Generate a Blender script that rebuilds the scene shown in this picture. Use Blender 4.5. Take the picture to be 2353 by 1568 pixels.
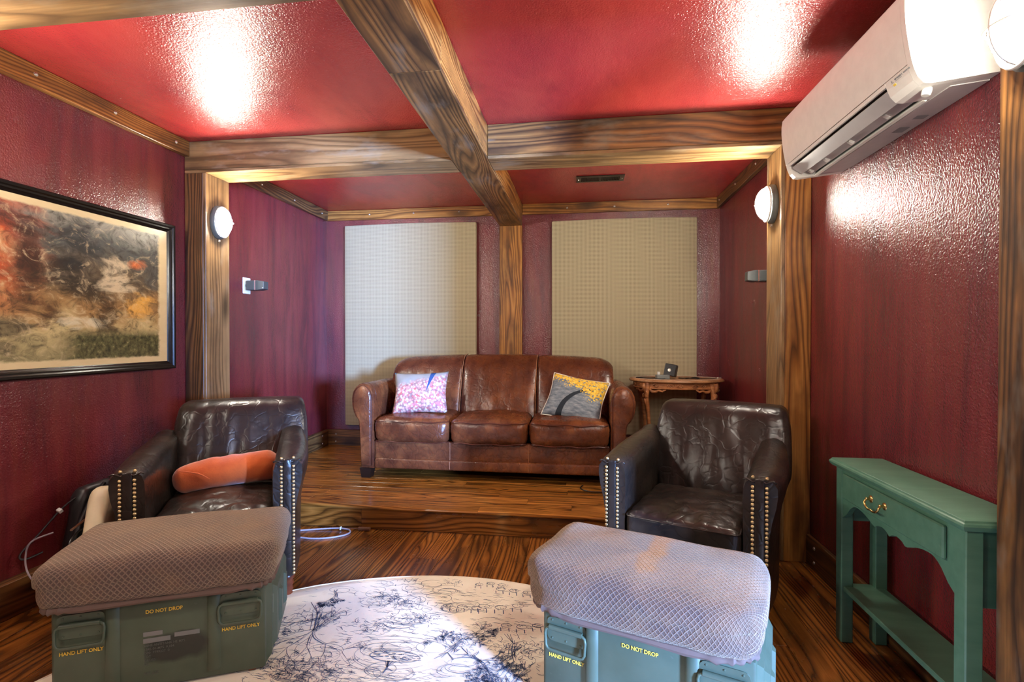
import bpy, bmesh, math, random
from mathutils import Vector, Matrix, Euler, noise as mnoise
random.seed(11)
for _o in list(bpy.data.objects): bpy.data.objects.remove(_o)
SC = bpy.context.scene
COL = SC.collection
PI = math.pi

# ---------------------------------------------------------------- camera
cam_d = bpy.data.cameras.new('camera'); cam_d.sensor_width = 36.0
cam_d.lens = 36.0*1158.8/2353.0; cam_d.clip_start = 0.02
cam = bpy.data.objects.new('camera', cam_d); COL.objects.link(cam)
cam.location = (0, 0, 1.2091); cam.rotation_euler = (PI/2-0.0079, 0, 0.1349)
SC.camera = cam

# ---------------------------------------------------------------- world, daylight, exposure
W = bpy.data.worlds.new('sky'); SC.world = W; W.use_nodes = True
_bg = W.node_tree.nodes['Background']; _bg.inputs[0].default_value = (0.30, 0.50, 1.0, 1); _bg.inputs[1].default_value = 0.6
SC.view_settings.view_transform = 'Standard'; SC.view_settings.look = 'None'
SC.view_settings.gamma = 1.0; SC.view_settings.use_curve_mapping = False
SC.view_settings.exposure = 0.9
SC.cycles.use_denoising = True
SC.cycles.max_bounces = 10; SC.cycles.diffuse_bounces = 6; SC.cycles.glossy_bounces = 4
SC.cycles.sample_clamp_indirect = 6.0
LAMP = 290.0      # strength of the wall lamps' glowing globes
# daylight that comes in through the open doorway in the right-hand wall, behind the near post
_l = bpy.data.lights.new('daylight', 'AREA'); _l.shape = 'RECTANGLE'; _l.size = 0.55; _l.size_y = 0.8
_l.energy = 1400.0; _l.color = (0.25, 0.46, 1.0)
day = bpy.data.objects.new('daylight', _l); COL.objects.link(day)
day.location = (3.55, -2.05, 1.22)
day.rotation_euler = (Vector((-0.75, 3.3, 0.72))-day.location).to_track_quat('-Z', 'Y').to_euler()

# ---------------------------------------------------------------- material helpers
class NT:
    def __init__(s, name):
        s.m = bpy.data.materials.new(name); s.m.use_nodes = True
        s.t = s.m.node_tree; s.n = s.t.nodes
        s.b = s.n['Principled BSDF']; s._tc = None
    def new(s, kind, **kw):
        n = s.n.new(kind)
        for k, v in kw.items(): setattr(n, k, v)
        return n
    def put(s, sock, v):
        if hasattr(v, 'is_output'): s.t.links.new(v, sock)
        elif isinstance(v, (tuple, list)):
            v = tuple(v)
            if len(v) == 3 and len(sock.default_value) == 4: v = v+(1,)
            sock.default_value = v
        else: sock.default_value = v
    def tc(s, which='Object'):
        if s._tc is None: s._tc = s.new('ShaderNodeTexCoord')
        return s._tc.outputs[which]
    def rnd(s): return s.new('ShaderNodeObjectInfo').outputs['Random']
    def math(s, op, a, b=0.0, c=0.0):
        n = s.new('ShaderNodeMath', operation=op)
        s.put(n.inputs[0], a); s.put(n.inputs[1], b)
        if len(n.inputs) > 2: s.put(n.inputs[2], c)
        return n.outputs[0]
    def vmath(s, op, a, b=(0, 0, 0)):
        n = s.new('ShaderNodeVectorMath', operation=op)
        s.put(n.inputs[0], a); s.put(n.inputs[1], b)
        return n.outputs['Value'] if op in ('LENGTH', 'DISTANCE', 'DOT_PRODUCT') else n.outputs[0]
    def map(s, vec, scale=(1, 1, 1), loc=(0, 0, 0), rot=(0, 0, 0)):
        n = s.new('ShaderNodeMapping')
        s.put(n.inputs['Vector'], vec); s.put(n.inputs['Scale'], scale); s.put(n.inputs['Location'], loc); s.put(n.inputs['Rotation'], rot)
        return n.outputs[0]
    def noise(s, vec, scale, detail=2.0, rough=0.5, dist=0.0, out=0):
        n = s.new('ShaderNodeTexNoise')
        s.put(n.inputs['Vector'], vec); s.put(n.inputs['Scale'], scale); s.put(n.inputs['Detail'], detail)
        s.put(n.inputs['Roughness'], rough); s.put(n.inputs['Distortion'], dist)
        return n.outputs[out]
    def voro(s, vec, scale, feature='F1', out='Distance', rnd=1.0):
        n = s.new('ShaderNodeTexVoronoi', feature=feature)
        s.put(n.inputs['Vector'], vec); s.put(n.inputs['Scale'], scale); s.put(n.inputs['Randomness'], rnd)
        return n.outputs[out]
    def wave(s, vec, scale, dist=0.0, detail=2.0, dscale=1.0, dirn='Y', rough=0.5):
        n = s.new('ShaderNodeTexWave', bands_direction=dirn)
        s.put(n.inputs['Vector'], vec); s.put(n.inputs['Scale'], scale); s.put(n.inputs['Distortion'], dist)
        s.put(n.inputs['Detail'], detail); s.put(n.inputs['Detail Scale'], dscale); s.put(n.inputs['Detail Roughness'], rough)
        return n.outputs['Fac']
    def ramp(s, fac, stops, interp='LINEAR'):
        n = s.new('ShaderNodeValToRGB'); r = n.color_ramp; r.interpolation = interp
        while len(r.elements) < len(stops): r.elements.new(0.5)
        for e, (p, c) in zip(r.elements, stops):
            e.position = p
            e.color = (c, c, c, 1) if not isinstance(c, (tuple, list)) else tuple(c)+((1,) if len(c) == 3 else ())
        s.put(n.inputs[0], fac); return n.outputs[0]
    def mix(s, fac, a, b, mode='MIX'):
        n = s.new('ShaderNodeMix', data_type='RGBA', blend_type=mode)
        s.put(n.inputs[0], fac); s.put(n.inputs[6], a); s.put(n.inputs[7], b)
        return n.outputs[2]
    def sep(s, vec):
        n = s.new('ShaderNodeSeparateXYZ'); s.put(n.inputs[0], vec); return n.outputs
    def comb(s, x, y, z):
        n = s.new('ShaderNodeCombineXYZ'); s.put(n.inputs[0], x); s.put(n.inputs[1], y); s.put(n.inputs[2], z); return n.outputs[0]
    def bump(s, h, strength=0.3, dist=0.01, prev=None):
        n = s.new('ShaderNodeBump'); s.put(n.inputs['Strength'], strength); s.put(n.inputs['Distance'], dist)
        s.put(n.inputs['Height'], h)
        if prev is not None: s.put(n.inputs['Normal'], prev)
        return n.outputs[0]
    def done(s, color=None, rough=None, normal=None, metal=None, spec=None, coat=None, coat_rough=None, sheen=None, emit=None, estr=None):
        b = s.b.inputs
        for k, v in (('Base Color', color), ('Roughness', rough), ('Normal', normal), ('Metallic', metal), ('Specular IOR Level', spec),
                     ('Coat Weight', coat), ('Coat Roughness', coat_rough), ('Sheen Weight', sheen), ('Emission Color', emit), ('Emission Strength', estr)):
            if v is not None: s.put(b[k], v)
        return s.m

def srgb(r, g, b):
    f = lambda c: (c/255/12.92) if c/255 <= 0.04045 else ((c/255+0.055)/1.055)**2.4
    return (f(r), f(g), f(b))

def plain(name, c, rough=0.5, metal=0.0, spec=0.5, **k):
    n = NT(name); p = n.tc('Object')
    v = n.noise(p, 22, 3, 0.6)
    col = n.mix(n.math('MULTIPLY', n.math('SUBTRACT', v, 0.35), 0.7), c, tuple(x*0.72 for x in c))
    return n.done(col, n.math('ADD', rough-0.05, n.math('MULTIPLY', v, 0.1)), metal=metal, spec=spec, **k)

def paint_wall(name, base, dark, light, odd, bump, rough, axis):
    n = NT(name); p = n.tc('Object')
    sc = (5, 5, 0.7) if axis == 'z' else (2.0, 0.9, 1)
    st = n.noise(n.map(p, sc), 1.6, 5, 0.62, 0.5)
    st2 = n.noise(n.map(p, (sc[0]*2.4, sc[1]*2.4, sc[2]*1.3), (3, 7, 1)), 1.5, 4, 0.6)
    big = n.noise(n.map(p, (1, 1, 1), (9, 2, 4)), 0.9, 3, 0.6)
    c = n.ramp(st, [(0.2, dark), (0.5, base), (0.82, light)])
    c = n.mix(n.ramp(st2, [(0.45, 0.0), (0.75, 0.55)]), c, odd)
    c = n.mix(n.ramp(big, [(0.42, 0.0), (0.7, 0.45)]), c, dark)
    h = n.noise(p, 135, 2.0, 0.55)
    nb = n.bump(h, 1.0, bump)
    return n.done(c, n.math('ADD', rough, n.math('MULTIPLY', n.noise(p, 7, 3), 0.10)), nb, spec=0.9)

def wood(name, dark, mid, light, rough=0.38, grain=1.0, blotch=0.5, knots=True, gray=None, bands=7.0, vary=0.15):
    n = NT(name); p = n.tc('Object'); r = n.rnd()
    off = n.comb(n.math('MULTIPLY', r, 37.0), n.math('MULTIPLY', r, 13.0), n.math('MULTIPLY', r, 71.0))
    q = n.vmath('ADD', p, off)
    warp = n.noise(n.map(q, (1.1, 5.5, 5.5)), 1.0, 3, 0.55)
    kn = None
    q2 = n.vmath('ADD', n.map(q, (0.16, 2.6, 2.6)), n.map(n.noise(n.map(q, (0.55, 2.2, 2.2)), 1.0, 2, 0.5, out=1), (0.6, 0.6, 0.6)))
    ln = n.sep(q2)
    ph = n.math('MULTIPLY', n.math('ADD', n.math('ADD', ln[1], ln[2]), n.math('MULTIPLY', n.noise(q2, 1.3, 2, 0.5), 2.2)), bands*1.25)
    g = n.math('FRACT', ph)                                  # growth rings: slow rise, sharp dark late wood
    fib = n.noise(n.map(q, (3, 110, 110)), 1.0, 3, 0.65)
    bl = n.noise(n.map(q, (2.2, 6, 6)), 1.0, 4, 0.6)
    c = n.ramp(g, [(0.0, mid), (0.35, light), (0.66, mid), (0.9, dark), (1.0, mid)])
    c = n.mix(0.22, c, mid)
    c = n.mix(n.math('MULTIPLY', n.ramp(fib, [(0.42, 0.0), (0.72, 1.0)]), 0.45*grain), c, dark)
    c = n.mix(n.math('MULTIPLY', n.ramp(bl, [(0.45, 0.0), (0.68, 1.0)]), blotch), c, tuple(x*0.55 for x in dark))
    if gray is not None:
        gb = n.noise(n.map(q, (3, 9, 9), (5, 5, 5)), 1.0, 4, 0.65)
        c = n.mix(n.math('MULTIPLY', n.ramp(gb, [(0.55, 0.0), (0.72, 1.0)]), 0.55), c, gray)
    if knots:
        vd = n.voro(n.map(q, (1.25, 4.2, 4.2)), 1.0)
        k = n.ramp(vd, [(0.07, 1.0), (0.20, 0.0)])
        c = n.mix(n.math('MULTIPLY', k, 0.85), c, tuple(x*0.35 for x in dark))
    hv = n.new('ShaderNodeHueSaturation'); n.put(hv.inputs['Value'], n.math('ADD', 1.0-vary/2, n.math('MULTIPLY', n.math('FRACT', n.math('MULTIPLY', r, 7.31)), vary))); n.put(hv.inputs['Color'], c); c = hv.outputs[0]
    c = n.mix(n.math('MULTIPLY', warp, 0.25), c, light, 'OVERLAY')
    h = n.math('ADD', n.math('MULTIPLY', fib, 0.7), n.math('MULTIPLY', g, 0.4))
    return n.done(c, n.math('ADD', rough-0.08, n.math('MULTIPLY', bl, 0.2)), n.bump(h, 0.22, 0.004), spec=0.5)

def leather(name, base, dark, light, rough, crease=0.35, croc=False):
    n = NT(name); p = n.tc('Object')
    mot = n.noise(p, 5.5, 4, 0.6); fine = n.noise(p, 26, 4, 0.65)
    c = n.ramp(mot, [(0.3, dark), (0.52, base), (0.74, light)])
    c = n.mix(n.math('MULTIPLY', n.ramp(fine, [(0.5, 0.0), (0.75, 1.0)]), 0.35), c, dark)
    q = n.vmath('ADD', p, n.map(n.noise(p, 4.5, 3, 0.6, out=1), (0.25, 0.25, 0.25)))
    cr = n.ramp(n.voro(q, 13, 'DISTANCE_TO_EDGE'), [(0.0, 0.0), (0.10, 1.0)])
    pore = n.voro(p, 480)
    fold = n.noise(n.map(q, (9, 9, 3.5)), 1.0, 3, 0.5)
    nb = n.bump(pore, 0.10, 0.0008)
    nb = n.bump(cr, crease*0.6, 0.0028, nb)
    nb = n.bump(fold, crease, 0.012, nb)
    c = n.mix(n.math('MULTIPLY', n.math('SUBTRACT', 1.0, cr), 0.35), c, dark)
    return n.done(c, n.math('ADD', rough-0.06, n.math('MULTIPLY', fine, 0.14)), nb, spec=0.5)

# ---------------------------------------------------------------- mesh helpers
def link(o, parent=None):
    COL.objects.link(o)
    if parent is not None: o.parent = parent
    return o

def mesh_obj(name, bm, mat, parent=None, smooth=False, loc=None, rot=None, angle=None):
    me = bpy.data.meshes.new(name)
    bmesh.ops.recalc_face_normals(bm, faces=bm.faces)
    bm.to_mesh(me); bm.free()
    if mat is not None: me.materials.append(mat)
    if smooth:
        for f in me.polygons: f.use_smooth = True
        if angle is not None:
            try: me.set_sharp_from_angle(angle=math.radians(angle))
            except Exception: pass
    o = bpy.data.objects.new(name, me)
    if loc is not None: o.location = loc
    if rot is not None: o.rotation_euler = rot
    return link(o, parent)

def dup(o, parent, loc=None, rot=None, scale=None):
    c = o.copy(); c.parent = parent
    if loc is not None: c.location = loc
    if rot is not None: c.rotation_euler = rot
    if scale is not None: c.scale = scale
    COL.objects.link(c); return c

def tag(o, label, cat, group=None, kind=None):
    o['label'] = label
    if cat: o['category'] = cat
    if group: o['group'] = group
    if kind: o['kind'] = kind
    return o

def thing(name, loc, rz, label, cat, group=None, kind=None):
    e = bpy.data.objects.new(name, None); e.empty_display_size = 0.1
    e.location = loc; e.rotation_euler = (0, 0, rz); COL.objects.link(e)
    return tag(e, label, cat, group, kind)

def bm_box(bm, x0, x1, y0, y1, z0, z1, bev=0.0, seg=1):
    t = bmesh.new()
    bmesh.ops.create_cube(t, size=1.0)
    for v in t.verts:
        v.co = Vector((x0+(v.co.x+.5)*(x1-x0), y0+(v.co.y+.5)*(y1-y0), z0+(v.co.z+.5)*(z1-z0)))
    if bev > 0:
        bmesh.ops.bevel(t, geom=t.edges[:], offset=bev, segments=seg, profile=0.5, affect='EDGES')
    merge(bm, t); return bm

def merge(bm, t, mat=None):
    me = bpy.data.meshes.new('tmp'); 
    if mat is not None: t.transform(mat)
    t.to_mesh(me); t.free(); bm.from_mesh(me); bpy.data.meshes.remove(me)

def box(name, x0, x1, y0, y1, z0, z1, mat, parent=None, bev=0.0, seg=1, smooth=False):
    """box mesh in the parent's coordinates, origin at its own centre"""
    c = Vector(((x0+x1)/2, (y0+y1)/2, (z0+z1)/2))
    bm = bmesh.new(); bm_box(bm, x0-c.x, x1-c.x, y0-c.y, y1-c.y, z0-c.z, z1-c.z, bev, seg)
    return mesh_obj(name, bm, mat, parent, loc=c, smooth=smooth, angle=40 if smooth else None)

def board(name, x0, x1, y0, y1, z0, z1, axis, mat, parent=None, bev=0.002, base=(0, 0, 0)):
    """a plank whose local X runs along its length (the grain direction); world coordinates, parent at base without rotation"""
    c = Vector(((x0+x1)/2, (y0+y1)/2, (z0+z1)/2)); dx, dy, dz = x1-x0, y1-y0, z1-z0
    if axis == 'x': L, a, b, rot = dx, dy, dz, (0, 0, 0)
    elif axis == 'y': L, a, b, rot = dy, dx, dz, (0, 0, PI/2)
    else: L, a, b, rot = dz, dy, dx, (0, -PI/2, 0)
    bm = bmesh.new(); bm_box(bm, -L/2, L/2, -a/2, a/2, -b/2, b/2, bev)
    return mesh_obj(name, bm, mat, parent, loc=c-Vector(base), rot=rot)

def axis_coords(h, r, k, m):
    r = min(r, h*0.999)
    c = [-h+r*(1-math.cos(i/k*PI/2)) for i in range(k)]
    mid = [-(h-r)+2*(h-r)*i/m for i in range(m+1)]
    return c+mid+[-x for x in reversed(c)]

def puff(sx, sy, sz, r, m=(10, 8, 4), k=4, fn=None, uv=False):
    """rounded box centred at 0 with deform function fn(Vector)->Vector; optional box-projected UVs in metres"""
    h = (sx/2, sy/2, sz/2); cs = [axis_coords(h[i], r, k, m[i]) for i in range(3)]
    bm = bmesh.new(); cache = {}; uvl = bm.loops.layers.uv.new('UVMap') if uv else None
    def V(p):
        key = tuple(round(c, 5) for c in p)
        if key not in cache:
            inn = Vector([max(-(h[i]-r), min(h[i]-r, p[i])) for i in range(3)])
            d = Vector(p)-inn
            if d.length > 1e-9: q = inn+d.normalized()*r
            else: q = Vector(p)
            cache[key] = bm.verts.new(fn(q) if fn else q)
        return cache[key]
    for ax in range(3):
        a, b = [(1, 2), (0, 2), (0, 1)][ax]
        for sgn in (-1, 1):
            A, B = cs[a], cs[b]
            for i in range(len(A)-1):
                for j in range(len(B)-1):
                    ps = []
                    for (u, v) in ((A[i], B[j]), (A[i+1], B[j]), (A[i+1], B[j+1]), (A[i], B[j+1])):
                        p = [0, 0, 0]; p[ax] = sgn*h[ax]; p[a] = u; p[b] = v; ps.append(p)
                    vs = [V(p) for p in ps]
                    if len(set(vs)) < 3: continue
                    try: f = bm.faces.new(vs)
                    except ValueError: continue
                    if uv:
                        for lp, p in zip(f.loops, ps):
                            if ax == 2: lp[uvl].uv = (p[0], p[1])
                            elif ax == 1: lp[uvl].uv = (p[0], sgn*(h[1]+h[2]-p[2]))
                            else: lp[uvl].uv = (sgn*(h[0]+h[2]-p[2]), p[1])
    return bm

def bm_tube(bm, pts, r, seg=8, closed=False, caps=True):
    """tube through points; r is a number or a list"""
    pts = [Vector(p) for p in pts]; n = len(pts); rs = r if isinstance(r, (list, tuple)) else [r]*n
    rings = []; prev = None
    for i, p in enumerate(pts):
        if closed: t = pts[(i+1) % n]-pts[i-1]
        else: t = pts[min(i+1, n-1)]-pts[max(i-1, 0)]
        t = t.normalized() if t.length > 1e-9 else Vector((0, 0, 1))
        if prev is None:
            ref = Vector((0, 0, 1)) if abs(t.z) < 0.9 else Vector((1, 0, 0)); u = t.cross(ref).normalized()
        else:
            u = prev-t*prev.dot(t); u = u.normalized() if u.length > 1e-6 else t.orthogonal().normalized()
        prev = u; w = t.cross(u)
        rings.append([bm.verts.new(p+(u*math.cos(a)+w*math.sin(a))*rs[i]) for a in [2*PI*j/seg for j in range(seg)]])
    m = n if closed else n-1
    for i in range(m):
        A, B = rings[i], rings[(i+1) % n]
        for j in range(seg):
            bm.faces.new((A[j], A[(j+1) % seg], B[(j+1) % seg], B[j]))
    if caps and not closed:
        bm.faces.new(rings[0][::-1]); bm.faces.new(rings[-1])
    return bm

def smooth_path(pts, sub=6, closed=False):
    P = [Vector(p) for p in pts]; n = len(P); out = []
    rng = n if closed else n-1
    for i in range(rng):
        if closed: a, b, c, d = P[i-1], P[i], P[(i+1) % n], P[(i+2) % n]
        else: a, b, c, d = P[max(i-1, 0)], P[i], P[i+1], P[min(i+2, n-1)]
        for s in range(sub):
            t = s/sub
            out.append(0.5*((2*b)+(c-a)*t+(2*a-5*b+4*c-d)*t*t+(3*b-a-3*c+d)*t**3))
    if not closed: out.append(P[-1])
    return out

def tube(name, pts, r, mat, parent=None, seg=8, closed=False, sub=0):
    if sub:
        k0 = len(pts); pts = smooth_path(pts, sub, closed)
        if isinstance(r, (list, tuple)):
            m_ = len(pts); r = [r[min(k0-1, int(i*(k0-1)/(m_-1)))]*(1-(i*(k0-1)/(m_-1))%1)+r[min(k0-1, int(i*(k0-1)/(m_-1))+1)]*((i*(k0-1)/(m_-1))%1) for i in range(m_)]
    bm = bmesh.new(); bm_tube(bm, pts, r, seg, closed)
    return mesh_obj(name, bm, mat, parent, smooth=True, angle=50)

def bm_lathe(bm, prof, seg=20, sx=1.0, sy=1.0):
    rings = []
    for r, z in prof:
        rings.append([bm.verts.new((r*sx*math.cos(2*PI*j/seg), r*sy*math.sin(2*PI*j/seg), z)) for j in range(seg)])
    for A, B in zip(rings, rings[1:]):
        for j in range(seg): bm.faces.new((A[j], A[(j+1) % seg], B[(j+1) % seg], B[j]))
    bm.faces.new(rings[0][::-1]); bm.faces.new(rings[-1]); return bm

def bm_prism(bm, poly, axis, a, b):
    """extrude a 2-D polygon along axis from a to b; poly coords are the two other axes in order"""
    def P(u, v, w):
        return {'x': (w, u, v), 'y': (u, w, v), 'z': (u, v, w)}[axis]
    A = [bm.verts.new(P(u, v, a)) for u, v in poly]; B = [bm.verts.new(P(u, v, b)) for u, v in poly]
    n = len(poly)
    for i in range(n): bm.faces.new((A[i], A[(i+1) % n], B[(i+1) % n], B[i]))
    bm.faces.new(A[::-1]); bm.faces.new(B); return bm

def bm_loft(bm, loops, cap=True):
    R = [[bm.verts.new(p) for p in lp] for lp in loops]; n = len(R[0])
    for A, B in zip(R, R[1:]):
        for j in range(n): bm.faces.new((A[j], A[(j+1) % n], B[(j+1) % n], B[j]))
    if cap: bm.faces.new(R[0][::-1]); bm.faces.new(R[-1])
    return bm

def text_mesh(name, s, size, mat, parent, loc, rot, bold=0.0, sx=1.0, align='CENTER', ext=0.0004, space=1.0):
    cu = bpy.data.curves.new(name, 'FONT'); cu.body = s; cu.size = size; cu.align_x = align; cu.align_y = 'CENTER'
    cu.offset = bold; cu.extrude = ext; cu.resolution_u = 3; cu.space_character = space
    t = bpy.data.objects.new(name, cu); COL.objects.link(t)
    dg = bpy.context.evaluated_depsgraph_get(); dg.update()
    me = bpy.data.meshes.new_from_object(t.evaluated_get(dg))
    bpy.data.objects.remove(t); bpy.data.curves.remove(cu)
    me.materials.clear(); me.materials.append(mat)
    o = bpy.data.objects.new(name, me); o.location = loc; o.rotation_euler = rot; o.scale = (sx, 1, 1)
    return link(o, parent)

def fbm(p, s, seed=0.0):
    return mnoise.noise(Vector((p[0]*s+seed, p[1]*s+seed*1.7, p[2]*s-seed)))

# ---------------------------------------------------------------- materials
M = {}
M['wall'] = paint_wall('wall_paint', srgb(108, 34, 39), srgb(66, 20, 28), srgb(128, 50, 50), srgb(114, 48, 35), 0.0029, 0.20, 'z')
M['ceil'] = paint_wall('ceiling_paint', srgb(170, 50, 50), srgb(138, 34, 42), srgb(190, 68, 60), srgb(178, 62, 54), 0.0024, 0.20, 'y')
M['beam'] = wood('beam_wood', srgb(50, 34, 20), srgb(112, 78, 44), srgb(160, 114, 62), 0.36, 1.0, 0.85, True, srgb(128, 122, 108))
M['beam2'] = wood('beam_wood_pale', srgb(78, 56, 34), srgb(136, 104, 66), srgb(166, 132, 88), 0.36, 0.9, 0.55, True, srgb(150, 140, 120), 5.0)
M['trim'] = wood('trim_wood', srgb(66, 38, 16), srgb(152, 100, 46), srgb(196, 144, 76), 0.34, 0.9, 0.7, True, None, 9.0)
M['trimdk'] = wood('trim_wood_dark', srgb(44, 28, 16), srgb(92, 62, 34), srgb(140, 98, 54), 0.38, 1.0, 0.5, True, None, 9.0)
M['floor'] = wood('floor_oak', srgb(48, 26, 10), srgb(122, 74, 28), srgb(166, 106, 46), 0.24, 1.0, 0.6, False, None, 9.0, 0.5)
M['floor2'] = wood('floor_oak_pale', srgb(70, 40, 14), srgb(150, 98, 40), srgb(192, 132, 62), 0.20, 1.0, 0.5, False, None, 9.0, 0.4)
M['gap'] = plain('floor_gap', srgb(30, 18, 10), 0.7)
M['bolt'] = plain('bolt_steel', srgb(205, 200, 190), 0.28, 0.9)
M['sofa'] = leather('sofa_leather', srgb(102, 56, 33), srgb(66, 33, 22), srgb(138, 82, 46), 0.27, 0.38)
M['sofadk'] = leather('sofa_piping', srgb(78, 36, 24), srgb(50, 24, 18), srgb(98, 50, 32), 0.35, 0.1)
M['stitch'] = plain('sofa_stitch', srgb(176, 120, 84), 0.5)
M['chair'] = leather('chair_leather', srgb(42, 34, 29), srgb(25, 21, 20), srgb(58, 48, 40), 0.29, 0.38)
M['nail'] = plain('brass_nail', srgb(214, 186, 136), 0.38, 0.8)
M['brass'] = plain('brass_pull', srgb(200, 170, 105), 0.25, 0.95)
M['darkfoot'] = plain('dark_foot', srgb(40, 26, 20), 0.35)
M['redfoot'] = wood('turned_foot', srgb(70, 30, 18), srgb(110, 50, 28), srgb(140, 70, 36), 0.3, 0.6, 0.3, False)
M['black'] = plain('black_plastic', srgb(24, 24, 26), 0.38)
M['blackgloss'] = plain('black_lacquer', srgb(20, 18, 18), 0.22)
M['grayplastic'] = plain('gray_plastic', srgb(118, 122, 120), 0.45)
M['spk'] = plain('speaker_gray', srgb(66, 70, 70), 0.42)
M['copper'] = plain('copper_ring', srgb(170, 110, 96), 0.35, 0.4)
M['white'] = plain('white_plastic', srgb(226, 224, 216), 0.36)
M['acgray'] = plain('ac_gray', srgb(186, 182, 180), 0.42)
M['acdark'] = plain('ac_inner', srgb(54, 58, 56), 0.5)
M['ink'] = plain('print_gray', srgb(120, 122, 124), 0.6)
M['orange'] = None
M['lead'] = plain('lamp_base', srgb(88, 92, 88), 0.45)
M['wire'] = plain('black_cable', srgb(16, 16, 18), 0.42)
M['graywire'] = plain('gray_cable', srgb(150, 140, 148), 0.45)
M['brownplug'] = plain('brown_plug', srgb(96, 56, 32), 0.45)
M['cream'] = plain('cream_leather', srgb(226, 212, 176), 0.45)
M['yellow'] = plain('stencil_yellow', srgb(226, 190, 72), 0.6)
M['sticker'] = plain('sticker', srgb(222, 226, 222), 0.5)
M['hem'] = plain('hem_cloth', srgb(104, 86, 78), 0.9, 0.0, 0.1)
M['tape'] = plain('tape', srgb(112, 114, 112), 0.55)
M['stencil'] = plain('stencil_gray', srgb(84, 88, 82), 0.6)

n = NT('globe_glow'); M['globe'] = n.done((1, 1, 1), 0.3, emit=(1.0, 0.93, 0.80), estr=LAMP)
n = NT('suede_orange'); p = n.tc('Object'); v = n.noise(p, 9, 4, 0.6); v2 = n.noise(p, 120, 3, 0.6)
M['orange'] = n.done(n.ramp(v, [(0.3, srgb(178, 74, 22)), (0.7, srgb(208, 98, 34))]), 0.85, n.bump(n.math('ADD', v2, n.math('MULTIPLY', v, 3.0)), 0.25, 0.006), sheen=0.5)
# honeycomb chenille of the foot cushions (UVs in metres)
def lattice(name, mark):
    n = NT(name); uv = n.tc('UV'); s = n.sep(uv)
    wob = n.noise(uv, 16, 2, 0.5, out=1); wv = n.sep(wob)
    U = n.math('ADD', s[0], n.math('MULTIPLY', wv[0], 0.008)); V_ = n.math('ADD', s[1], n.math('MULTIPLY', wv[1], 0.008))
    p1 = n.math('DIVIDE', n.math('ADD', n.math('MULTIPLY', U, 1.0), n.math('MULTIPLY', V_, 0.85)), 0.0175)
    p2 = n.math('DIVIDE', n.math('SUBTRACT', n.math('MULTIPLY', U, 1.0), n.math('MULTIPLY', V_, 0.85)), 0.0175)
    l1 = n.math('ABSOLUTE', n.math('SUBTRACT', n.math('FRACT', p1), 0.5)); l2 = n.math('ABSOLUTE', n.math('SUBTRACT', n.math('FRACT', p2), 0.5))
    edge = n.math('MAXIMUM', l1, l2)                      # 0.5 on the lattice ridge
    line = n.ramp(edge, [(0.33, 0.0), (0.44, 1.0)])
    cell = n.noise(uv, 420, 3, 0.7); big = n.noise(uv, 6, 3, 0.6)
    c_in = n.mix(cell, srgb(66, 52, 50), srgb(98, 80, 74)); c_ln = n.mix(cell, srgb(112, 92, 82), srgb(142, 118, 104))
    c = n.mix(line, c_in, c_ln); c = n.mix(n.ramp(big, [(0.45, 0.0), (0.75, 0.35)]), c, srgb(150, 116, 82))
    if mark:                                               # crushed-pile streak across the pad
        sx_ = n.math('ADD', s[0], n.math('MULTIPLY', n.noise(uv, 9, 3), 0.10))
        k1 = n.ramp(n.math('ABSOLUTE', n.math('SUBTRACT', sx_, 0.075)), [(0.018, 1.0), (0.042, 0.0)])
        k1 = n.math('MULTIPLY', k1, n.ramp(n.math("ADD", n.math("ADD", s[1], 0.10), n.math("MULTIPLY", n.noise(uv, 14, 3), 0.08)), [(0.0, 0.0), (0.03, 1.0)]))
        c = n.mix(k1, c, srgb(140, 84, 8))
        c = n.mix(n.ramp(n.noise(uv, 4.5, 3, 0.6), [(0.45, 0.0), (0.7, 0.55)]), c, srgb(150, 112, 84))
    mm = n.done(c, 0.9, n.bump(n.math('ADD', n.math('MULTIPLY', line, 1.0), n.math('MULTIPLY', cell, 0.35)), 0.8, 0.006), sheen=0.45, spec=0.15)
    n.b.inputs['Sheen Roughness'].default_value = 0.45; n.b.inputs['Sheen Tint'].default_value = (1.0, 0.80, 0.55, 1)
    return mm
M['lattice'] = lattice('lattice_chenille', False); M['lattice2'] = lattice('lattice_chenille_marked', True)

# acoustic cloth
n = NT('acoustic_cloth'); p = n.tc('Object'); s = n.sep(p)
a = n.math('MULTIPLY', n.math('ADD', s[0], s[2]), 2*PI/0.0235); b = n.math('MULTIPLY', n.math('SUBTRACT', s[0], s[2]), 2*PI/0.0235)
d = n.math('MULTIPLY', n.math('ADD', n.math('MULTIPLY', n.math('SINE', a), n.math('SINE', b)), 1.0), 0.5)
th = n.noise(p, 240, 2, 0.6); big = n.noise(p, 1.6, 3, 0.6)
c = n.ramp(d, [(0.30, srgb(178, 164, 132)), (0.62, srgb(156, 140, 108)), (0.86, srgb(84, 72, 54))])
c = n.mix(n.math('MULTIPLY', th, 0.35), c, srgb(196, 186, 160)); c = n.mix(n.math('MULTIPLY', big, 0.3), c, srgb(150, 140, 116))
M['panel'] = n.done(c, 0.9, n.bump(d, -0.4, 0.003), spec=0.15)

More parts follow.
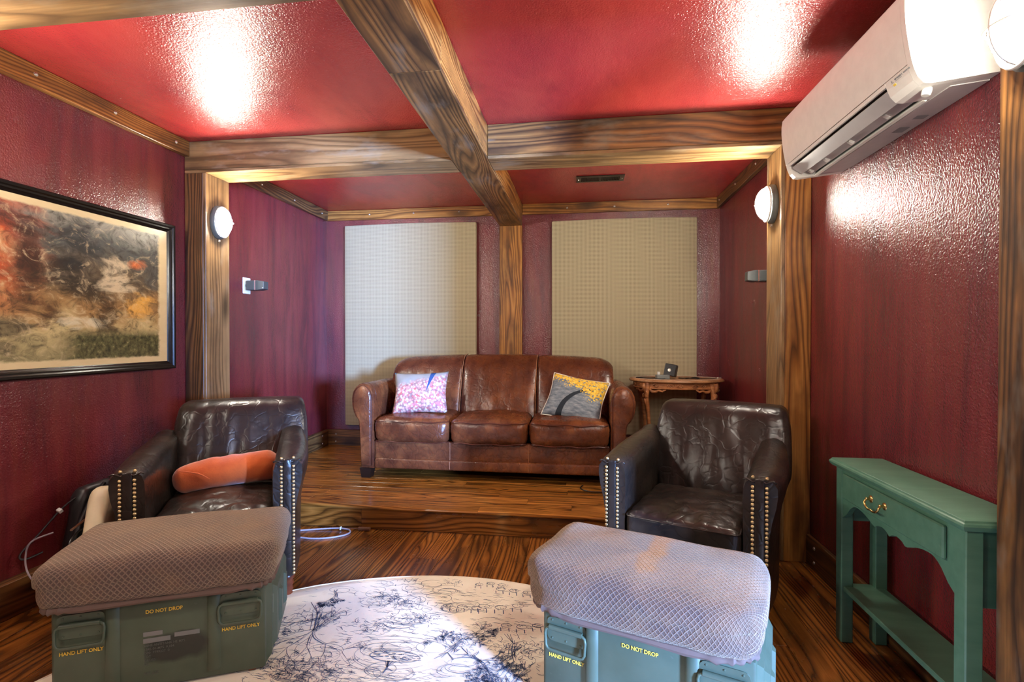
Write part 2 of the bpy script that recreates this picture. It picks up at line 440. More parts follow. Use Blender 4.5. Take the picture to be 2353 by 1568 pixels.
# olive steel of the ammunition boxes (spray-blackened patch only on the left box)
def olive(name, patch):
    n = NT(name); p = n.tc('Object'); v = n.noise(p, 6, 4, 0.6); v2 = n.noise(p, 60, 3, 0.6)
    c = n.ramp(v, [(0.3, srgb(64, 76, 60)), (0.7, srgb(76, 88, 72))])
    c = n.mix(n.ramp(n.noise(p, 34, 4, 0.7), [(0.68, 0.0), (0.76, 0.5)]), c, srgb(98, 104, 90))
    if patch:
        s = n.sep(p)
        ex = n.math('DIVIDE', n.math('SUBTRACT', s[0], 0.035), 0.135); ez = n.math('DIVIDE', n.math('SUBTRACT', s[2], -0.030), 0.070)
        rr = n.math('SQRT', n.math('ADD', n.math('POWER', n.math('ABSOLUTE', ex), 2.6), n.math('POWER', n.math('ABSOLUTE', ez), 2.6)))
        rr = n.math('ADD', rr, n.math('MULTIPLY', n.noise(p, 18, 3), 0.5))
        fr = n.math('LESS_THAN', s[1], -0.1)
        c = n.mix(n.math('MULTIPLY', n.ramp(rr, [(0.75, 0.92), (1.3, 0.0)]), fr), c, srgb(30, 32, 30))
    return n.done(c, n.math('ADD', 0.36, n.math('MULTIPLY', v2, 0.16)), n.bump(v2, 0.05, 0.002), spec=0.5)
M['olive'] = olive('olive_steel', True); M['olive2'] = olive('olive_steel_plain', False)

n = NT('green_paint'); p = n.tc('Object'); v = n.noise(n.map(p, (2, 9, 9)), 3, 4, 0.6); v2 = n.noise(p, 45, 4, 0.7)
c = n.ramp(v, [(0.3, srgb(70, 112, 92)), (0.7, srgb(86, 128, 106))]); c = n.mix(n.ramp(v2, [(0.66, 0.0), (0.78, 0.6)]), c, srgb(128, 150, 128))
M['green'] = n.done(c, 0.36, n.bump(v, 0.05, 0.003))

n = NT('carved_walnut'); p = n.tc('Object'); v = n.noise(n.map(p, (3, 3, 12)), 4, 4, 0.6)
M['carved'] = n.done(n.ramp(v, [(0.3, srgb(116, 68, 38)), (0.7, srgb(186, 122, 74))]), 0.36, n.bump(v, 0.15, 0.004))
n = NT('inlaid_top'); p = n.tc('Object'); v = n.noise(n.map(p, (2, 14, 2)), 3, 4, 0.6)
M['tabletop'] = n.done(n.ramp(v, [(0.3, srgb(136, 92, 58)), (0.7, srgb(180, 132, 88))]), 0.45)

# toile rug ground
n = NT('rug_cotton'); p = n.tc('Object'); v = n.noise(p, 3, 3, 0.6); t = n.noise(p, 380, 2, 0.6); blot = n.noise(p, 11, 3, 0.6)
c = n.ramp(v, [(0.3, srgb(222, 212, 190)), (0.7, srgb(234, 226, 208))])
c = n.mix(n.ramp(blot, [(0.60, 0.0), (0.75, 0.35)]), c, srgb(206, 190, 164))
M['rug'] = n.done(c, 0.9, n.bump(t, 0.25, 0.002), spec=0.15)
n = NT('rug_ink'); p = n.tc('Object'); v = n.noise(p, 30, 3, 0.7)
M['rugink'] = n.done(n.ramp(v, [(0.3, srgb(58, 76, 108)), (0.7, srgb(106, 120, 146))]), 0.9, spec=0.1)

# blossom pillow
n = NT('blossom_print'); uv = n.tc('UV'); s = n.sep(uv)     # -0.2..0.2 metres
wn = n.vmath('ADD', uv, n.map(n.noise(uv, 30, 3, out=1), (0.012, 0.012, 0)))
cell = n.voro(wn, 62, out='Color'); dist = n.voro(wn, 62)
cs = n.sep(cell)
pet = n.ramp(cs[0], [(0.0, srgb(208, 190, 172)), (0.35, srgb(204, 150, 142)), (0.6, srgb(190, 96, 96)), (0.8, srgb(206, 194, 180)), (0.95, srgb(194, 116, 128))])
pet = n.mix(n.ramp(dist, [(0.45, 0.0), (0.75, 0.8)]), pet, srgb(126, 96, 100))
sky = n.mix(n.noise(uv, 14, 3), srgb(132, 128, 120), srgb(154, 152, 148))
mask = n.ramp(n.math('ADD', n.math('ADD', s[1], n.math('MULTIPLY', s[0], -0.22)), n.math('MULTIPLY', n.noise(uv, 26, 4, 0.7), 0.12)), [(0.12, 0.0), (0.165, 1.0)])
c = n.mix(mask, pet, sky)
tr = n.math('ABSOLUTE', n.math('SUBTRACT', n.math('SUBTRACT', s[0], 0.06), n.math('MULTIPLY', s[1], 0.28)))
wd = n.math('MULTIPLY', n.math('ADD', s[1], 0.01), 0.13)
c = n.mix(n.math('LESS_THAN', tr, wd), c, srgb(46, 74, 120))
M['blossom'] = n.done(c, 0.75, n.bump(n.noise(uv, 500, 2), 0.15, 0.001), spec=0.2)

# yellow-tree pillow
n = NT('tree_print'); uv = n.tc('UV'); s = n.sep(uv)
g = n.noise(n.map(uv, (1, 3, 1)), 16, 4, 0.65)
c = n.ramp(g, [(0.3, srgb(78, 90, 104)), (0.55, srgb(126, 134, 142)), (0.75, srgb(160, 166, 170))])
cx = n.math('SUBTRACT', s[0], 0.16); cy = n.math('SUBTRACT', s[1], -0.18)
rad = n.math('SQRT', n.math('ADD', n.math('MULTIPLY', cx, cx), n.math('MULTIPLY', cy, cy)))
tw = n.math('ADD', 0.010, n.math('MULTIPLY', n.math('MAXIMUM', n.math('SUBTRACT', 0.05, s[1]), 0.0), 0.06))
trunk = n.math('MULTIPLY', n.math('LESS_THAN', n.math('ABSOLUTE', n.math('SUBTRACT', rad, 0.25)), tw), n.math('LESS_THAN', s[0], 0.13))
c = n.mix(trunk, c, srgb(40, 46, 54))
wn = n.vmath('ADD', uv, n.map(n.noise(uv, 20, 2, out=1), (0.01, 0.01, 0)))
lc = n.voro(wn, 78); lcol = n.sep(n.voro(wn, 78, out='Color'))
leaf = n.mix(lcol[0], srgb(214, 164, 44), srgb(240, 206, 92))
dens = n.math('ADD', n.math('ADD', s[1], n.math('MULTIPLY', s[0], 0.35)), n.math('MULTIPLY', n.noise(uv, 12, 3, 0.6), 0.16))
lm = n.math('MULTIPLY', n.math('LESS_THAN', lc, n.ramp(dens, [(0.08, 0.0), (0.17, 0.75)])), n.math('GREATER_THAN', lcol[1], n.ramp(dens, [(0.02, 0.96), (0.15, 0.02)])))
c = n.mix(lm, c, leaf)
M['treeprint'] = n.done(c, 0.75, n.bump(n.noise(uv, 500, 2), 0.15, 0.001), spec=0.2)
M['piping'] = plain('pillow_edge', srgb(224, 218, 204), 0.8)

# generic abstract landscape for the framed puzzle: parchment edge, ember glow, dusk haze, sand and grass
n = NT('picture_print'); uv = n.tc('UV'); s = n.sep(uv)      # 0..1
u, v = s[0], s[1]
w1 = n.noise(n.map(uv, (3.4, 2.6, 1)), 1.6, 6, 0.62, 0.8); w2 = n.noise(n.map(uv, (2.2, 3.0, 1), (4, 1, 0)), 2.2, 6, 0.65, 1.2)
base = n.ramp(n.math('ADD', v, n.math('MULTIPLY', n.math('SUBTRACT', w1, 0.5), 0.5)),
    [(0.05, srgb(150, 140, 100)), (0.2, srgb(196, 178, 128)), (0.36, srgb(160, 124, 78)), (0.55, srgb(104, 88, 66)), (0.78, srgb(78, 82, 80)), (0.95, srgb(150, 148, 136))])
em = n.ramp(n.math('ADD', u, n.math('MULTIPLY', w2, 0.42)), [(0.52, 1.0), (0.74, 0.0)])
em = n.math('MULTIPLY', em, n.ramp(v, [(0.25, 0.0), (0.5, 1.0)]))
base = n.mix(em, base, n.ramp(w1, [(0.3, srgb(96, 26, 10)), (0.5, srgb(196, 82, 30)), (0.72, srgb(238, 184, 120))]))
def spot(base, cu, cv, ru, rv, col, k=0.8, wob=0.9):
    dx = n.math('DIVIDE', n.math('SUBTRACT', u, cu), ru); dy = n.math('DIVIDE', n.math('SUBTRACT', v, cv), rv)
    r2 = n.math('ADD', n.math('ADD', n.math('MULTIPLY', dx, dx), n.math('MULTIPLY', dy, dy)), n.math('MULTIPLY', n.math('SUBTRACT', w2, 0.5), wob*6))
    return n.mix(n.math('MULTIPLY', n.ramp(r2, [(0.1, 1.0), (1.6, 0.0)]), k), base, col)
for a in ((0.60, 0.52, 0.13, 0.20, srgb(34, 28, 24)), (0.62, 0.76, 0.09, 0.17, srgb(36, 38, 42)), (0.44, 0.58, 0.05, 0.34, srgb(40, 26, 20)),
          (0.76, 0.60, 0.09, 0.15, srgb(212, 196, 164)), (0.93, 0.66, 0.05, 0.16, srgb(84, 86, 84)), (0.52, 0.34, 0.07, 0.12, srgb(70, 40, 26)),
          (0.72, 0.32, 0.05, 0.16, srgb(74, 56, 38)), (0.86, 0.70, 0.05, 0.06, srgb(224, 120, 60)), (0.87, 0.40, 0.08, 0.10, srgb(236, 178, 84)),
          (0.62, 0.28, 0.10, 0.05, srgb(214, 206, 176)), (0.40, 0.20, 0.07, 0.12, srgb(88, 78, 58)), (0.20, 0.5, 0.1, 0.2, srgb(120, 50, 24))):
    base = spot(base, *a)
br = n.noise(n.map(uv, (15, 10, 1)), 1.0, 8, 0.72, 1.5)
base = n.mix(n.ramp(br, [(0.35, 0.75), (0.5, 0.0)]), base, srgb(38, 30, 24)); base = n.mix(n.ramp(br, [(0.54, 0.0), (0.70, 0.7)]), base, srgb(222, 200, 160))
fld = n.noise(n.map(uv, (60, 26, 1)), 1.0, 3, 0.7)
grass = n.ramp(fld, [(0.35, srgb(44, 46, 30)), (0.6, srgb(104, 102, 66)), (0.75, srgb(172, 164, 120))])
gm = n.math('MULTIPLY', n.ramp(v, [(0.19, 1.0), (0.25, 0.0)]), n.ramp(n.math('ADD', u, n.math('MULTIPLY', w1, 0.3)), [(0.66, 0.0), (0.78, 1.0)]))
base = n.mix(gm, base, grass)
dd = n.math('MINIMUM', n.math('MINIMUM', u, n.math('SUBTRACT', 1.0, u)), n.math('MINIMUM', v, n.math('SUBTRACT', 1.0, v)))
bord = n.ramp(n.math('ADD', dd, n.math('MULTIPLY', n.math('SUBTRACT', n.noise(uv, 22, 4, 0.7), 0.5), 0.03)), [(0.038, 1.0), (0.05, 0.0)])
base = n.mix(bord, base, n.mix(w2, srgb(206, 184, 136), srgb(232, 216, 176)))
jx = n.math('ABSOLUTE', n.math('SUBTRACT', n.math('FRACT', n.math('ADD', n.math('MULTIPLY', u, 62.0), n.math('MULTIPLY', n.math('SINE', n.math('MULTIPLY', v, 260.0)), 0.18))), 0.5))
jy = n.math('ABSOLUTE', n.math('SUBTRACT', n.math('FRACT', n.math('ADD', n.math('MULTIPLY', v, 42.0), n.math('MULTIPLY', n.math('SINE', n.math('MULTIPLY', u, 390.0)), 0.18))), 0.5))
jig = n.ramp(n.math('MAXIMUM', jx, jy), [(0.44, 0.0), (0.48, 1.0)])
M['picture'] = n.done(base, 0.32, n.bump(jig, -0.5, 0.002))
# ================================================================ the room
XL, XR, YB, ZC, YF = -2.4765, 1.22, 4.677, 2.44, -1.8
ZS, YS = 0.148, 3.024                      # platform height, riser plane
BY0, BY1, BZ = 2.8817, 3.0967, 2.241       # far cross beam
NY0, NY1 = 1.245, 1.46                     # near cross beam
CX0, CX1 = -0.745, -0.535                  # central beam
S = 'structure'
def wall(name, boxes, mat, label):
    bm = bmesh.new()
    for b in boxes: bm_box(bm, *b)
    return tag(mesh_obj(name, bm, mat), label, 'wall', kind=S)
wall('wall_left', [(XL-.12, XL, YF, YB+.12, 0, ZC)], M['wall'], 'maroon textured wall on the left with the framed picture')
wall('wall_right', [(XR, XR+.12, 1.22, YB+.12, 0, ZC), (XR, XR+.12, YF, -0.10, 0, ZC), (XR, XR+.12, -0.10, 1.22, 2.05, ZC)], M['wall'], 'maroon textured wall on the right behind the green table')
wall('wall_back', [(XL-.12, XR+.12, YB, YB+.12, 0, ZC)], M['wall'], 'maroon wall of the alcove behind the sofa')
wall('wall_rear', [(XL-.12, XR+.12, YF-.12, YF, 0, ZC)], M['wall'], 'maroon wall closing the room behind the viewer')
bm = bmesh.new(); bm_box(bm, XL-.12, XR+.12, YF-.12, YB+.12, ZC, ZC+.1)
tag(mesh_obj('ceiling', bm, M['ceil']), 'glossy red textured ceiling between the timber beams', 'ceiling', kind=S)

bm = bmesh.new(); bm_box(bm, XL-.12, XR+.12, YF-.12, YB+.12, -.15, -.018)
floor = tag(mesh_obj('floor', bm, M['gap']), 'dark stained oak plank floor', 'floor', kind=S)
x = XL+0.001
while x < XR-0.02:
    w = random.choice((0.125, 0.15, 0.17, 0.19)); x1 = min(x+w, XR-0.001)
    if XR-x1 < 0.05: x1 = XR-0.001
    y = YF-random.random()*1.2
    while y < YS-0.02:
        y1 = min(y+random.uniform(1.3, 2.4), YS-0.002); y0 = max(y, YF+0.001)
        if YS-y1 < 0.3: y1 = YS-0.002
        if y1 > y0+.05:
            dz = random.uniform(-.0006, .0004)
            board('plank', x+.0008, x1-.0008, y0+.0006, y1-.0006, -.018, dz, 'y', M['floor'], floor, 0.0012)
        y = y1
    x = x1
bm = bmesh.new(); bm_box(bm, XL, XR, YS+.002, YB, -.018, ZS-.02)
plat = tag(mesh_obj('floor', bm, M['gap']), 'raised oak plank platform under the sofa', 'floor', kind=S)
plat.name = 'floor_platform'
y = YS+0.062
while y < YB-0.01:
    y1 = min(y+random.choice((0.085, 0.105, 0.12)), YB-.001)
    x = XL-random.random()*0.8
    while x < XR-.01:
        x1 = min(x+random.uniform(0.9, 2.1), XR-.001)
        if XR-x1 < .25: x1 = XR-.001
        x0 = max(x, XL+.001)
        if x1 > x0+.04: board('plank', x0+.0005, x1-.0005, y+.0008, y1-.0008, ZS-.02, ZS+random.uniform(-.0012, .0), 'x', M['floor2'], plat, 0.0022)
        x = x1
    y = y1
# nosing and risers
for a, b in ((XL+.001, -0.62), (-0.619, XR-.001)):
    bm = bmesh.new(); L = b-a
    prof = [(YS+.061, ZS-.02), (YS+.061, ZS), (YS-.008, ZS), (YS-.018, ZS-.004), (YS-.022, ZS-.012), (YS-.018, ZS-.02), (YS-.008, ZS-.024), (YS+.0, ZS-.024)]
    bm_prism(bm, [(p[0]-YS, p[1]-ZS) for p in prof], 'x', -L/2, L/2)
    mesh_obj('step_nosing', bm, M['floor2'], plat, loc=((a+b)/2, YS, ZS))
for a, b in ((XL+.001, -1.372), (-1.371, 0.02), (0.021, XR-.001)):
    board('riser_board', a, b, YS-.001, YS+.018, 0.0, ZS-.024, 'x', M['floor'], plat, 0.001)

def bolt_mesh():
    bm = bmesh.new(); bm_lathe(bm, [(.0095, 0), (.0095, .002), (.008, .0045), (.0045, .0066), (.001, .0074)], 10); return bm
_bolt = None
def bolt(parent, p, d):
    """round bolt head at world point p pointing along d"""
    global _bolt
    q = Vector(d).to_track_quat('Z', 'Y').to_euler(); loc = Vector(p)-parent.location
    if _bolt is None:
        _bolt = mesh_obj('bolt', bolt_mesh(), M['bolt'], parent, smooth=True, loc=loc, rot=q); return _bolt
    return dup(_bolt, parent, loc, q)
TN = [0]
def trim(loc, label, name=None):
    TN[0] += 1
    return thing(name or 'trim_%d' % TN[0], loc, 0, label, 'trim', kind=S)
def bd(parent, name, x0, x1, y0, y1, z0, z1, ax, mat): return board(name, x0, x1, y0, y1, z0, z1, ax, M[mat], parent, .0025, parent.location)

# cross beams: front board, bottom board with its edge showing, back board
def beam(x0, x1, y0, y1, label, m1, m2):
    t = trim(((x0+x1)/2, (y0+y1)/2, BZ), label)
    bd(t, 'front_board', x0, x1, y0, y0+.02, BZ+.0205, ZC-.001, 'x', m1)
    bd(t, 'bottom_board', x0, x1, y0, y1, BZ, BZ+.0195, 'x', m2)
    bd(t, 'back_board', x0, x1, y1-.02, y1, BZ+.0205, ZC-.001, 'x', m1)
    return t
b1 = beam(XL+.001, CX0-.001, BY0, BY1, 'left half of the timber cross beam above the sofa platform', 'beam2', 'beam2')
b2 = beam(CX1+.001, XR-.001, BY0, BY1, 'right half of the timber cross beam meeting the air conditioner', 'beam', 'beam2')
beam(XL+.001, CX0-.001, NY0, NY1, 'near timber cross beam at the top left corner of the picture', 'beam2', 'beam2')
beam(CX1+.001, XR-.001, NY0, NY1, 'near timber cross beam above the viewer on the right', 'beam', 'beam2')
t = trim((( CX0+CX1)/2, 1.6, BZ), 'long central timber beam running from the viewer to the back wall')
for a, b, m in ((YF+.01, 1.9, 'beam'), (1.901, 4.655, 'beam')):
    bd(t, 'bottom_board', CX0, CX1, a, b, BZ-.001, BZ+.018, 'y', m)
    bd(t, 'side_board', CX0, CX0+.02, a, b, BZ+.019, ZC-.001, 'y', 'trim'); bd(t, 'side_board', CX1-.02, CX1, a, b, BZ+.019, ZC-.001, 'y', 'trim')
def post(xw, xi, y0, y1, label, m1, m2):
    s = 1 if xi > xw else -1
    t = trim((xw+s*.07, (y0+y1)/2, 0), label); xe = xi-s*.0185; xa = xw+s*.001
    X = lambda a, b: (min(a, b), max(a, b))
    z1 = BZ-.0005
    bd(t, 'front_board', *X(xa, xe-s*.0005), y0, y0+.02, 0.001, z1, 'z', m1)
    bd(t, 'side_board', *X(xe, xi), y0, y1, 0.001, z1, 'z', m2)
    bd(t, 'back_board', *X(xa, xe-s*.0005), y1-.02, y1, 0.001, z1, 'z', m1)
    return t
PXL, PXR = -2.3305, 1.068
post(XL, PXL, BY0, BY1, 'timber post on the left wall carrying the left lamp', 'trimdk', 'beam2')
post(XR, PXR, BY0, BY1, 'knotty timber post behind the right armchair', 'trim', 'beam2')
post(XR, PXR, NY0, NY1, 'near timber post at the right edge of the picture', 'beam', 'beam')
post(XL, PXL, NY0, NY1, 'near timber post on the left wall outside the picture', 'beam', 'beam2')
post(XL, PXL, -.395, -.18, 'timber post on the left wall behind the viewer', 'beam', 'beam2')
post(XR, PXR, -.395, -.18, 'timber post on the right wall behind the viewer', 'beam', 'beam2')
t = trim(((CX0+CX1)/2, 4.62, ZS), 'timber post on the back wall between the two acoustic panels')
bd(t, 'front_board', CX0, CX1, 4.625, 4.645, ZS+.001, BZ-.002, 'z', 'trim')
bd(t, 'side_board', CX0, CX0+.02, 4.6455, YB-.001, ZS+.001, BZ-.002, 'z', 'trim'); bd(t, 'side_board', CX1-.02, CX1, 4.6455, YB-.001, ZS+.001, BZ-.002, 'z', 'trim')
# crown boards with bolts
Z0, Z1 = 2.345, ZC-.001
def crown(loc, label): return trim(loc, label)
t = crown((XL, 2.1, Z0), 'bolted crown board above the framed picture')
bd(t, 'crown_board', XL+.001, -2.438, NY1+.001, BY0-.001, Z0, Z1, 'y', 'trim')
for y in (1.58, 1.976, 2.369, 2.774): bolt(t, (-2.438, y, 2.396), (1, 0, 0))
t = crown((XL, 3.8, Z0), 'bolted crown board on the left wall of the alcove')
bd(t, 'crown_board', XL+.001, -2.4436, BY1+.001, YB-.033, Z0, Z1, 'y', 'trimdk')
for y in (3.617, 4.067, 4.534): bolt(t, (-2.4436, y, 2.39), (1, 0, 0))
t = crown((XR, 3.8, Z0), 'bolted crown board on the right wall of the alcove')
bd(t, 'crown_board', 1.1865, XR-.001, BY1+.001, YB-.033, Z0, Z1, 'y', 'trimdk')
for y in (3.649, 4.107, 4.56): bolt(t, (1.1865, y, 2.395), (-1, 0, 0))
t = crown((-1.6, YB, Z0), 'bolted crown board above the left acoustic panel')
bd(t, 'crown_board', -2.4765+.001, CX0-.001, 4.6456, YB-.001, Z0, Z1, 'x', 'trim')
for x in (-2.018, -1.578, -1.133): bolt(t, (x, 4.6456, 2.392), (0, -1, 0))
t = crown((.35, YB, Z0), 'bolted crown board above the right acoustic panel')
bd(t, 'crown_board', CX1+.001, XR-.001, 4.6456, YB-.001, Z0, Z1, 'x', 'trim')
for x in (-0.123, .303, .771): bolt(t, (x, 4.6456, 2.392), (0, -1, 0))
t = crown((XR, 2.1, Z0), 'crown board on the right wall above the air conditioner')
bd(t, 'crown_board', 1.185, XR-.001, NY1+.001, BY0-.001, Z0, Z1, 'y', 'trimdk')
# baseboards with bolt pairs
HB = 0.155
def base(name, x0, x1, y0, y1, z, ax, label, mat, bolts):
    t = thing(name, ((x0+x1)/2, (y0+y1)/2, z), 0, label, 'baseboard', kind=S)
    bd(t, 'board', x0, x1, y0, y1, z+.0005, z+HB, ax, mat)
    for (px, py, d) in bolts:
        for zz in (z+.04, z+.115): bolt(t, (px, py, zz), d)
base('baseboard_left', XL+.001, -2.42, NY1+.001, BY0-.001, 0, 'y', 'dark baseboard along the left wall', 'trimdk', [(-2.42, 2.78, (1, 0, 0)), (-2.42, 2.2, (1, 0, 0))])
base('baseboard_right', 1.1985, XR-.001, NY1+.001, BY0-.001, 0, 'y', 'dark bolted baseboard behind the green table', 'trimdk', [(1.1985, 2.783, (-1, 0, 0)), (1.1985, 2.25, (-1, 0, 0))])
base('baseboard_alcove_left', XL+.001, -2.4436, BY1+.001, YB-.033, ZS, 'y', 'bolted baseboard on the left wall of the platform', 'trimdk', [(-2.4436, 4.529, (1, 0, 0)), (-2.4436, 3.9, (1, 0, 0))])
base('baseboard_alcove_right', 1.1865, XR-.001, BY1+.001, YB-.033, ZS, 'y', 'bolted baseboard on the right wall of the platform', 'trimdk', [(1.1865, 4.5, (-1, 0, 0))])
base('baseboard_back', XL+.001, CX0-.001, 4.6456, YB-.001, ZS, 'x', 'bolted oak baseboard left of the sofa on the back wall', 'beam', [(-2.367, 4.6456, (0, -1, 0)), (-1.7, 4.6456, (0, -1, 0))])
base('baseboard_back_right', CX1+.001, XR-.001, 4.6456, YB-.001, ZS, 'x', 'oak baseboard behind the carved table on the back wall', 'beam2', [(.5, 4.6456, (0, -1, 0))])
# ================================================================ fixtures on walls and ceiling
def sconce(loc, rz, label):
    """oval bulkhead lamp; local +X points away from the post"""
    t = thing('wall_lamp', loc, rz, label, 'lamp', 'oval bulkhead lamps on the timber posts')
    R90 = Matrix.Rotation(PI/2, 4, 'Y')
    bm = bmesh.new(); bm_lathe(bm, [(.96, 0), (1.0, .004), (1.0, .020), (.93, .030), (.84, .034)], 28, .108, .072)
    # lathe axis is z: turn so that axis -> +x, long side -> z
    bm.transform(Matrix.Rotation(PI/2, 4, 'Y')); mesh_obj('base', bm, M['lead'], t, True, angle=40)
    bm = bmesh.new(); prof = [(.80, .030)]+[(.80*math.cos(a), .034+.058*math.sin(a)) for a in [i*PI/2/7 for i in range(0, 7)]]+[(.03, .0918)]
    bm_lathe(bm, prof, 22, .108, .072); bm.transform(R90); mesh_obj('globe', bm, M['globe'], t, True)
    bm = bmesh.new()
    zz, yy, xx = .093, .0625, .066
    bm_tube(bm, [(.034+xx*math.sin(a), 0, -zz*math.cos(a)) for a in [i*PI/16 for i in range(17)]], .0032, 6)
    bm_tube(bm, [(.034+xx*math.sin(a), -yy*math.cos(a), 0) for a in [i*PI/16 for i in range(17)]], .0032, 6)
    bm_tube(bm, [(.040, yy*1.06*math.cos(a), zz*1.04*math.sin(a)) for a in [i*2*PI/28 for i in range(28)]], .0055, 6, True)
    mesh_obj('cage', bm, M['white'], t, True)
    bm = bmesh.new(); bm_lathe(bm, [(.007, 0), (.007, .012), (.003, .016)], 8); mesh_obj('screw', bm, M['bolt'], t, loc=(.012, 0, -.112), rot=(PI, 0, 0))
    return t
LZ = 1.95
sconce((PXL+.001, 2.985, LZ), 0, 'lit oval lamp on the left timber post beside the picture')
sconce((PXR-.001, 2.985, LZ), PI, 'lit oval lamp on the post below the end of the air conditioner')
sconce((PXR-.001, 1.352, LZ), PI, 'lit oval lamp cut by the top right corner of the picture')
sconce((PXL+.001, 1.352, LZ), 0, 'lit oval lamp on the near left post outside the picture')

sconce((PXL+.001, -.288, LZ), 0, 'unseen oval lamp added as fill on the left post behind the viewer')  # unseen lamp, added to brighten the furniture fronts
sconce((PXR-.001, -.288, LZ), PI, 'unseen oval lamp added as fill on the right post behind the viewer')  # second added fill lamp, out of view on the right

# ---- air conditioner
t = thing('air_conditioner', (1.10, 2.12, 1.965), 0, 'white wall-mounted air conditioner with open louvres below the red ceiling', 'air conditioner')
o0 = Vector(t.location); Y0, Y1 = 1.655, 2.585
def acp(name, poly, ya, yb, mat, smooth=False, ang=30):
    bm = bmesh.new(); bm_prism(bm, [(a-o0.x, b-o0.z) for a, b in poly], 'y', ya-o0.y, yb-o0.y)
    return mesh_obj(name, bm, mat, t, smooth, angle=ang)
fr = [(.99, 2.263), (.972, 2.258), (.961, 2.244), (.957, 2.215), (.957, 2.18), (.960, 2.14), (.965, 2.10), (.971, 2.065), (.977, 2.033)]
full = [(1.2185, 2.263)]+fr+[(.984, 2.008), (.994, 1.984), (1.010, 1.966), (1.03, 1.963), (1.2185, 1.985)]
acp('front_panel', fr+[(.991, 2.033)], Y0+.022, Y1, M['white'], True)
acp('body', [(1.2185, 2.263), (.9915, 2.263), (.9915, 2.035), (1.03, 2.045), (1.10, 2.02), (1.105, 1.975), (1.2185, 1.985)], 1.79, 2.555, M['acgray'])
low = [(1.2185, 2.262), (.9915, 2.262), (.9915, 2.031), (.978, 2.031), (.984, 2.008), (.994, 1.984), (1.010, 1.966), (1.03, 1.963), (1.2185, 1.985)]
acp('display_block', low, Y0+.022, 1.79, M['white'])
acp('far_block', low, 2.555, Y1, M['white'])
acp('end_cap', full, Y0, Y0+.0215, M['white'], True)
acp('outlet_lining', [(.993, 2.034), (1.03, 2.044), (1.10, 2.019), (1.104, 1.976), (1.099, 1.976), (1.094, 2.013), (1.03, 2.037), (.993, 2.028)], 1.7905, 2.5545, M['acdark'])
acp('upper_lip', [(.9775, 2.030), (.990, 2.030), (.990, 2.020), (.9805, 2.018)], 1.7905, 2.5545, M['white'])
acp('lower_lip', [(1.088, 1.968), (1.100, 1.966), (1.106, 1.974), (1.094, 1.981)], 1.7905, 2.5545, M['white'])
acp('shaded_bottom', [(1.110, 1.9725), (1.2180, 1.9845), (1.2180, 1.981), (1.110, 1.969)], 1.70, 2.50, M['acgray'])  # white casing underneath; the gray paints its shade into the colour
acp('vane', [(.990, 2.007), (.993, 2.012), (1.036, 1.982), (1.033, 1.977)], 1.80, 2.545, M['acgray'])
acp('vane', [(1.046, 1.992), (1.049, 1.997), (1.082, 1.984), (1.080, 1.978)], 1.80, 2.545, M['acgray'])
for y in (1.93, 2.17, 2.37, 2.52):
    bm = bmesh.new(); bm_box(bm, -.012, .012, -.011, .011, -.005, .007, .003)
    mesh_obj('vane_clip', bm, M['white'], t, loc=(1.062-o0.x, y-o0.y, 1.982-o0.z), rot=(0, .5, 0))
bm = bmesh.new(); bm_lathe(bm, [(.012, 0), (.013, .006), (.0125, .020), (.010, .023)], 14)
mesh_obj('sensor_knob', bm, M['white'], t, True, loc=(1.045-o0.x, 1.695-o0.y, 1.966-o0.z), rot=(PI, 0.25, 0), angle=40)
for k in range(3): box('vent_slot', 1.040-o0.x, 1.054-o0.x, Y0-.0006-o0.y, Y0+.001-o0.y, 2.066-k*.006-o0.z, 2.0675-k*.006-o0.z, M['ink'], t)
# printing on the display block
ax, up = Vector((0, -1, 0)), Vector((-.0165, 0, .0235)).normalized(); nz = ax.cross(up)
R = Matrix((ax, up, nz)).transposed().to_euler()
def onblock(y, f): return Vector((.978+.006*f, y, 2.031-.023*f))+nz*.0007-o0
text_mesh('lettering', 'MITSUBISHI\nELECTRIC', .0075, M['ink'], t, onblock(1.742, .62), R, .0001, align='LEFT')
text_mesh('lettering', 'INVERTER', .0070, M['ink'], t, onblock(1.700, .45), R, .0001, align='LEFT')
bm = bmesh.new()
for a in (90, 210, 330):
    a = math.radians(a); c, s_ = math.cos(a), math.sin(a)
    bm.faces.new([bm.verts.new((c*r-s_*w, s_*r+c*w, 0)) for r, w in ((0, 0), (.0042, -.0024), (.0084, 0), (.0042, .0024))])
mesh_obj('emblem', bm, M['ink'], t, loc=onblock(1.757, .62), rot=R)
bm = bmesh.new(); bm_box(bm, -.006, .006, -.0035, .0035, 0, .0006); mesh_obj('energy_mark', bm, M['yellow'], t, loc=onblock(1.748, 1.05), rot=R)
for y, l in ((2.02, .05), (1.92, .03)): box('caution_print', 1.14-o0.x, 1.19-o0.x, y-o0.y, y+l-o0.y, 1.9737-o0.z+.0, 1.9741-o0.z, M['ink'], t)

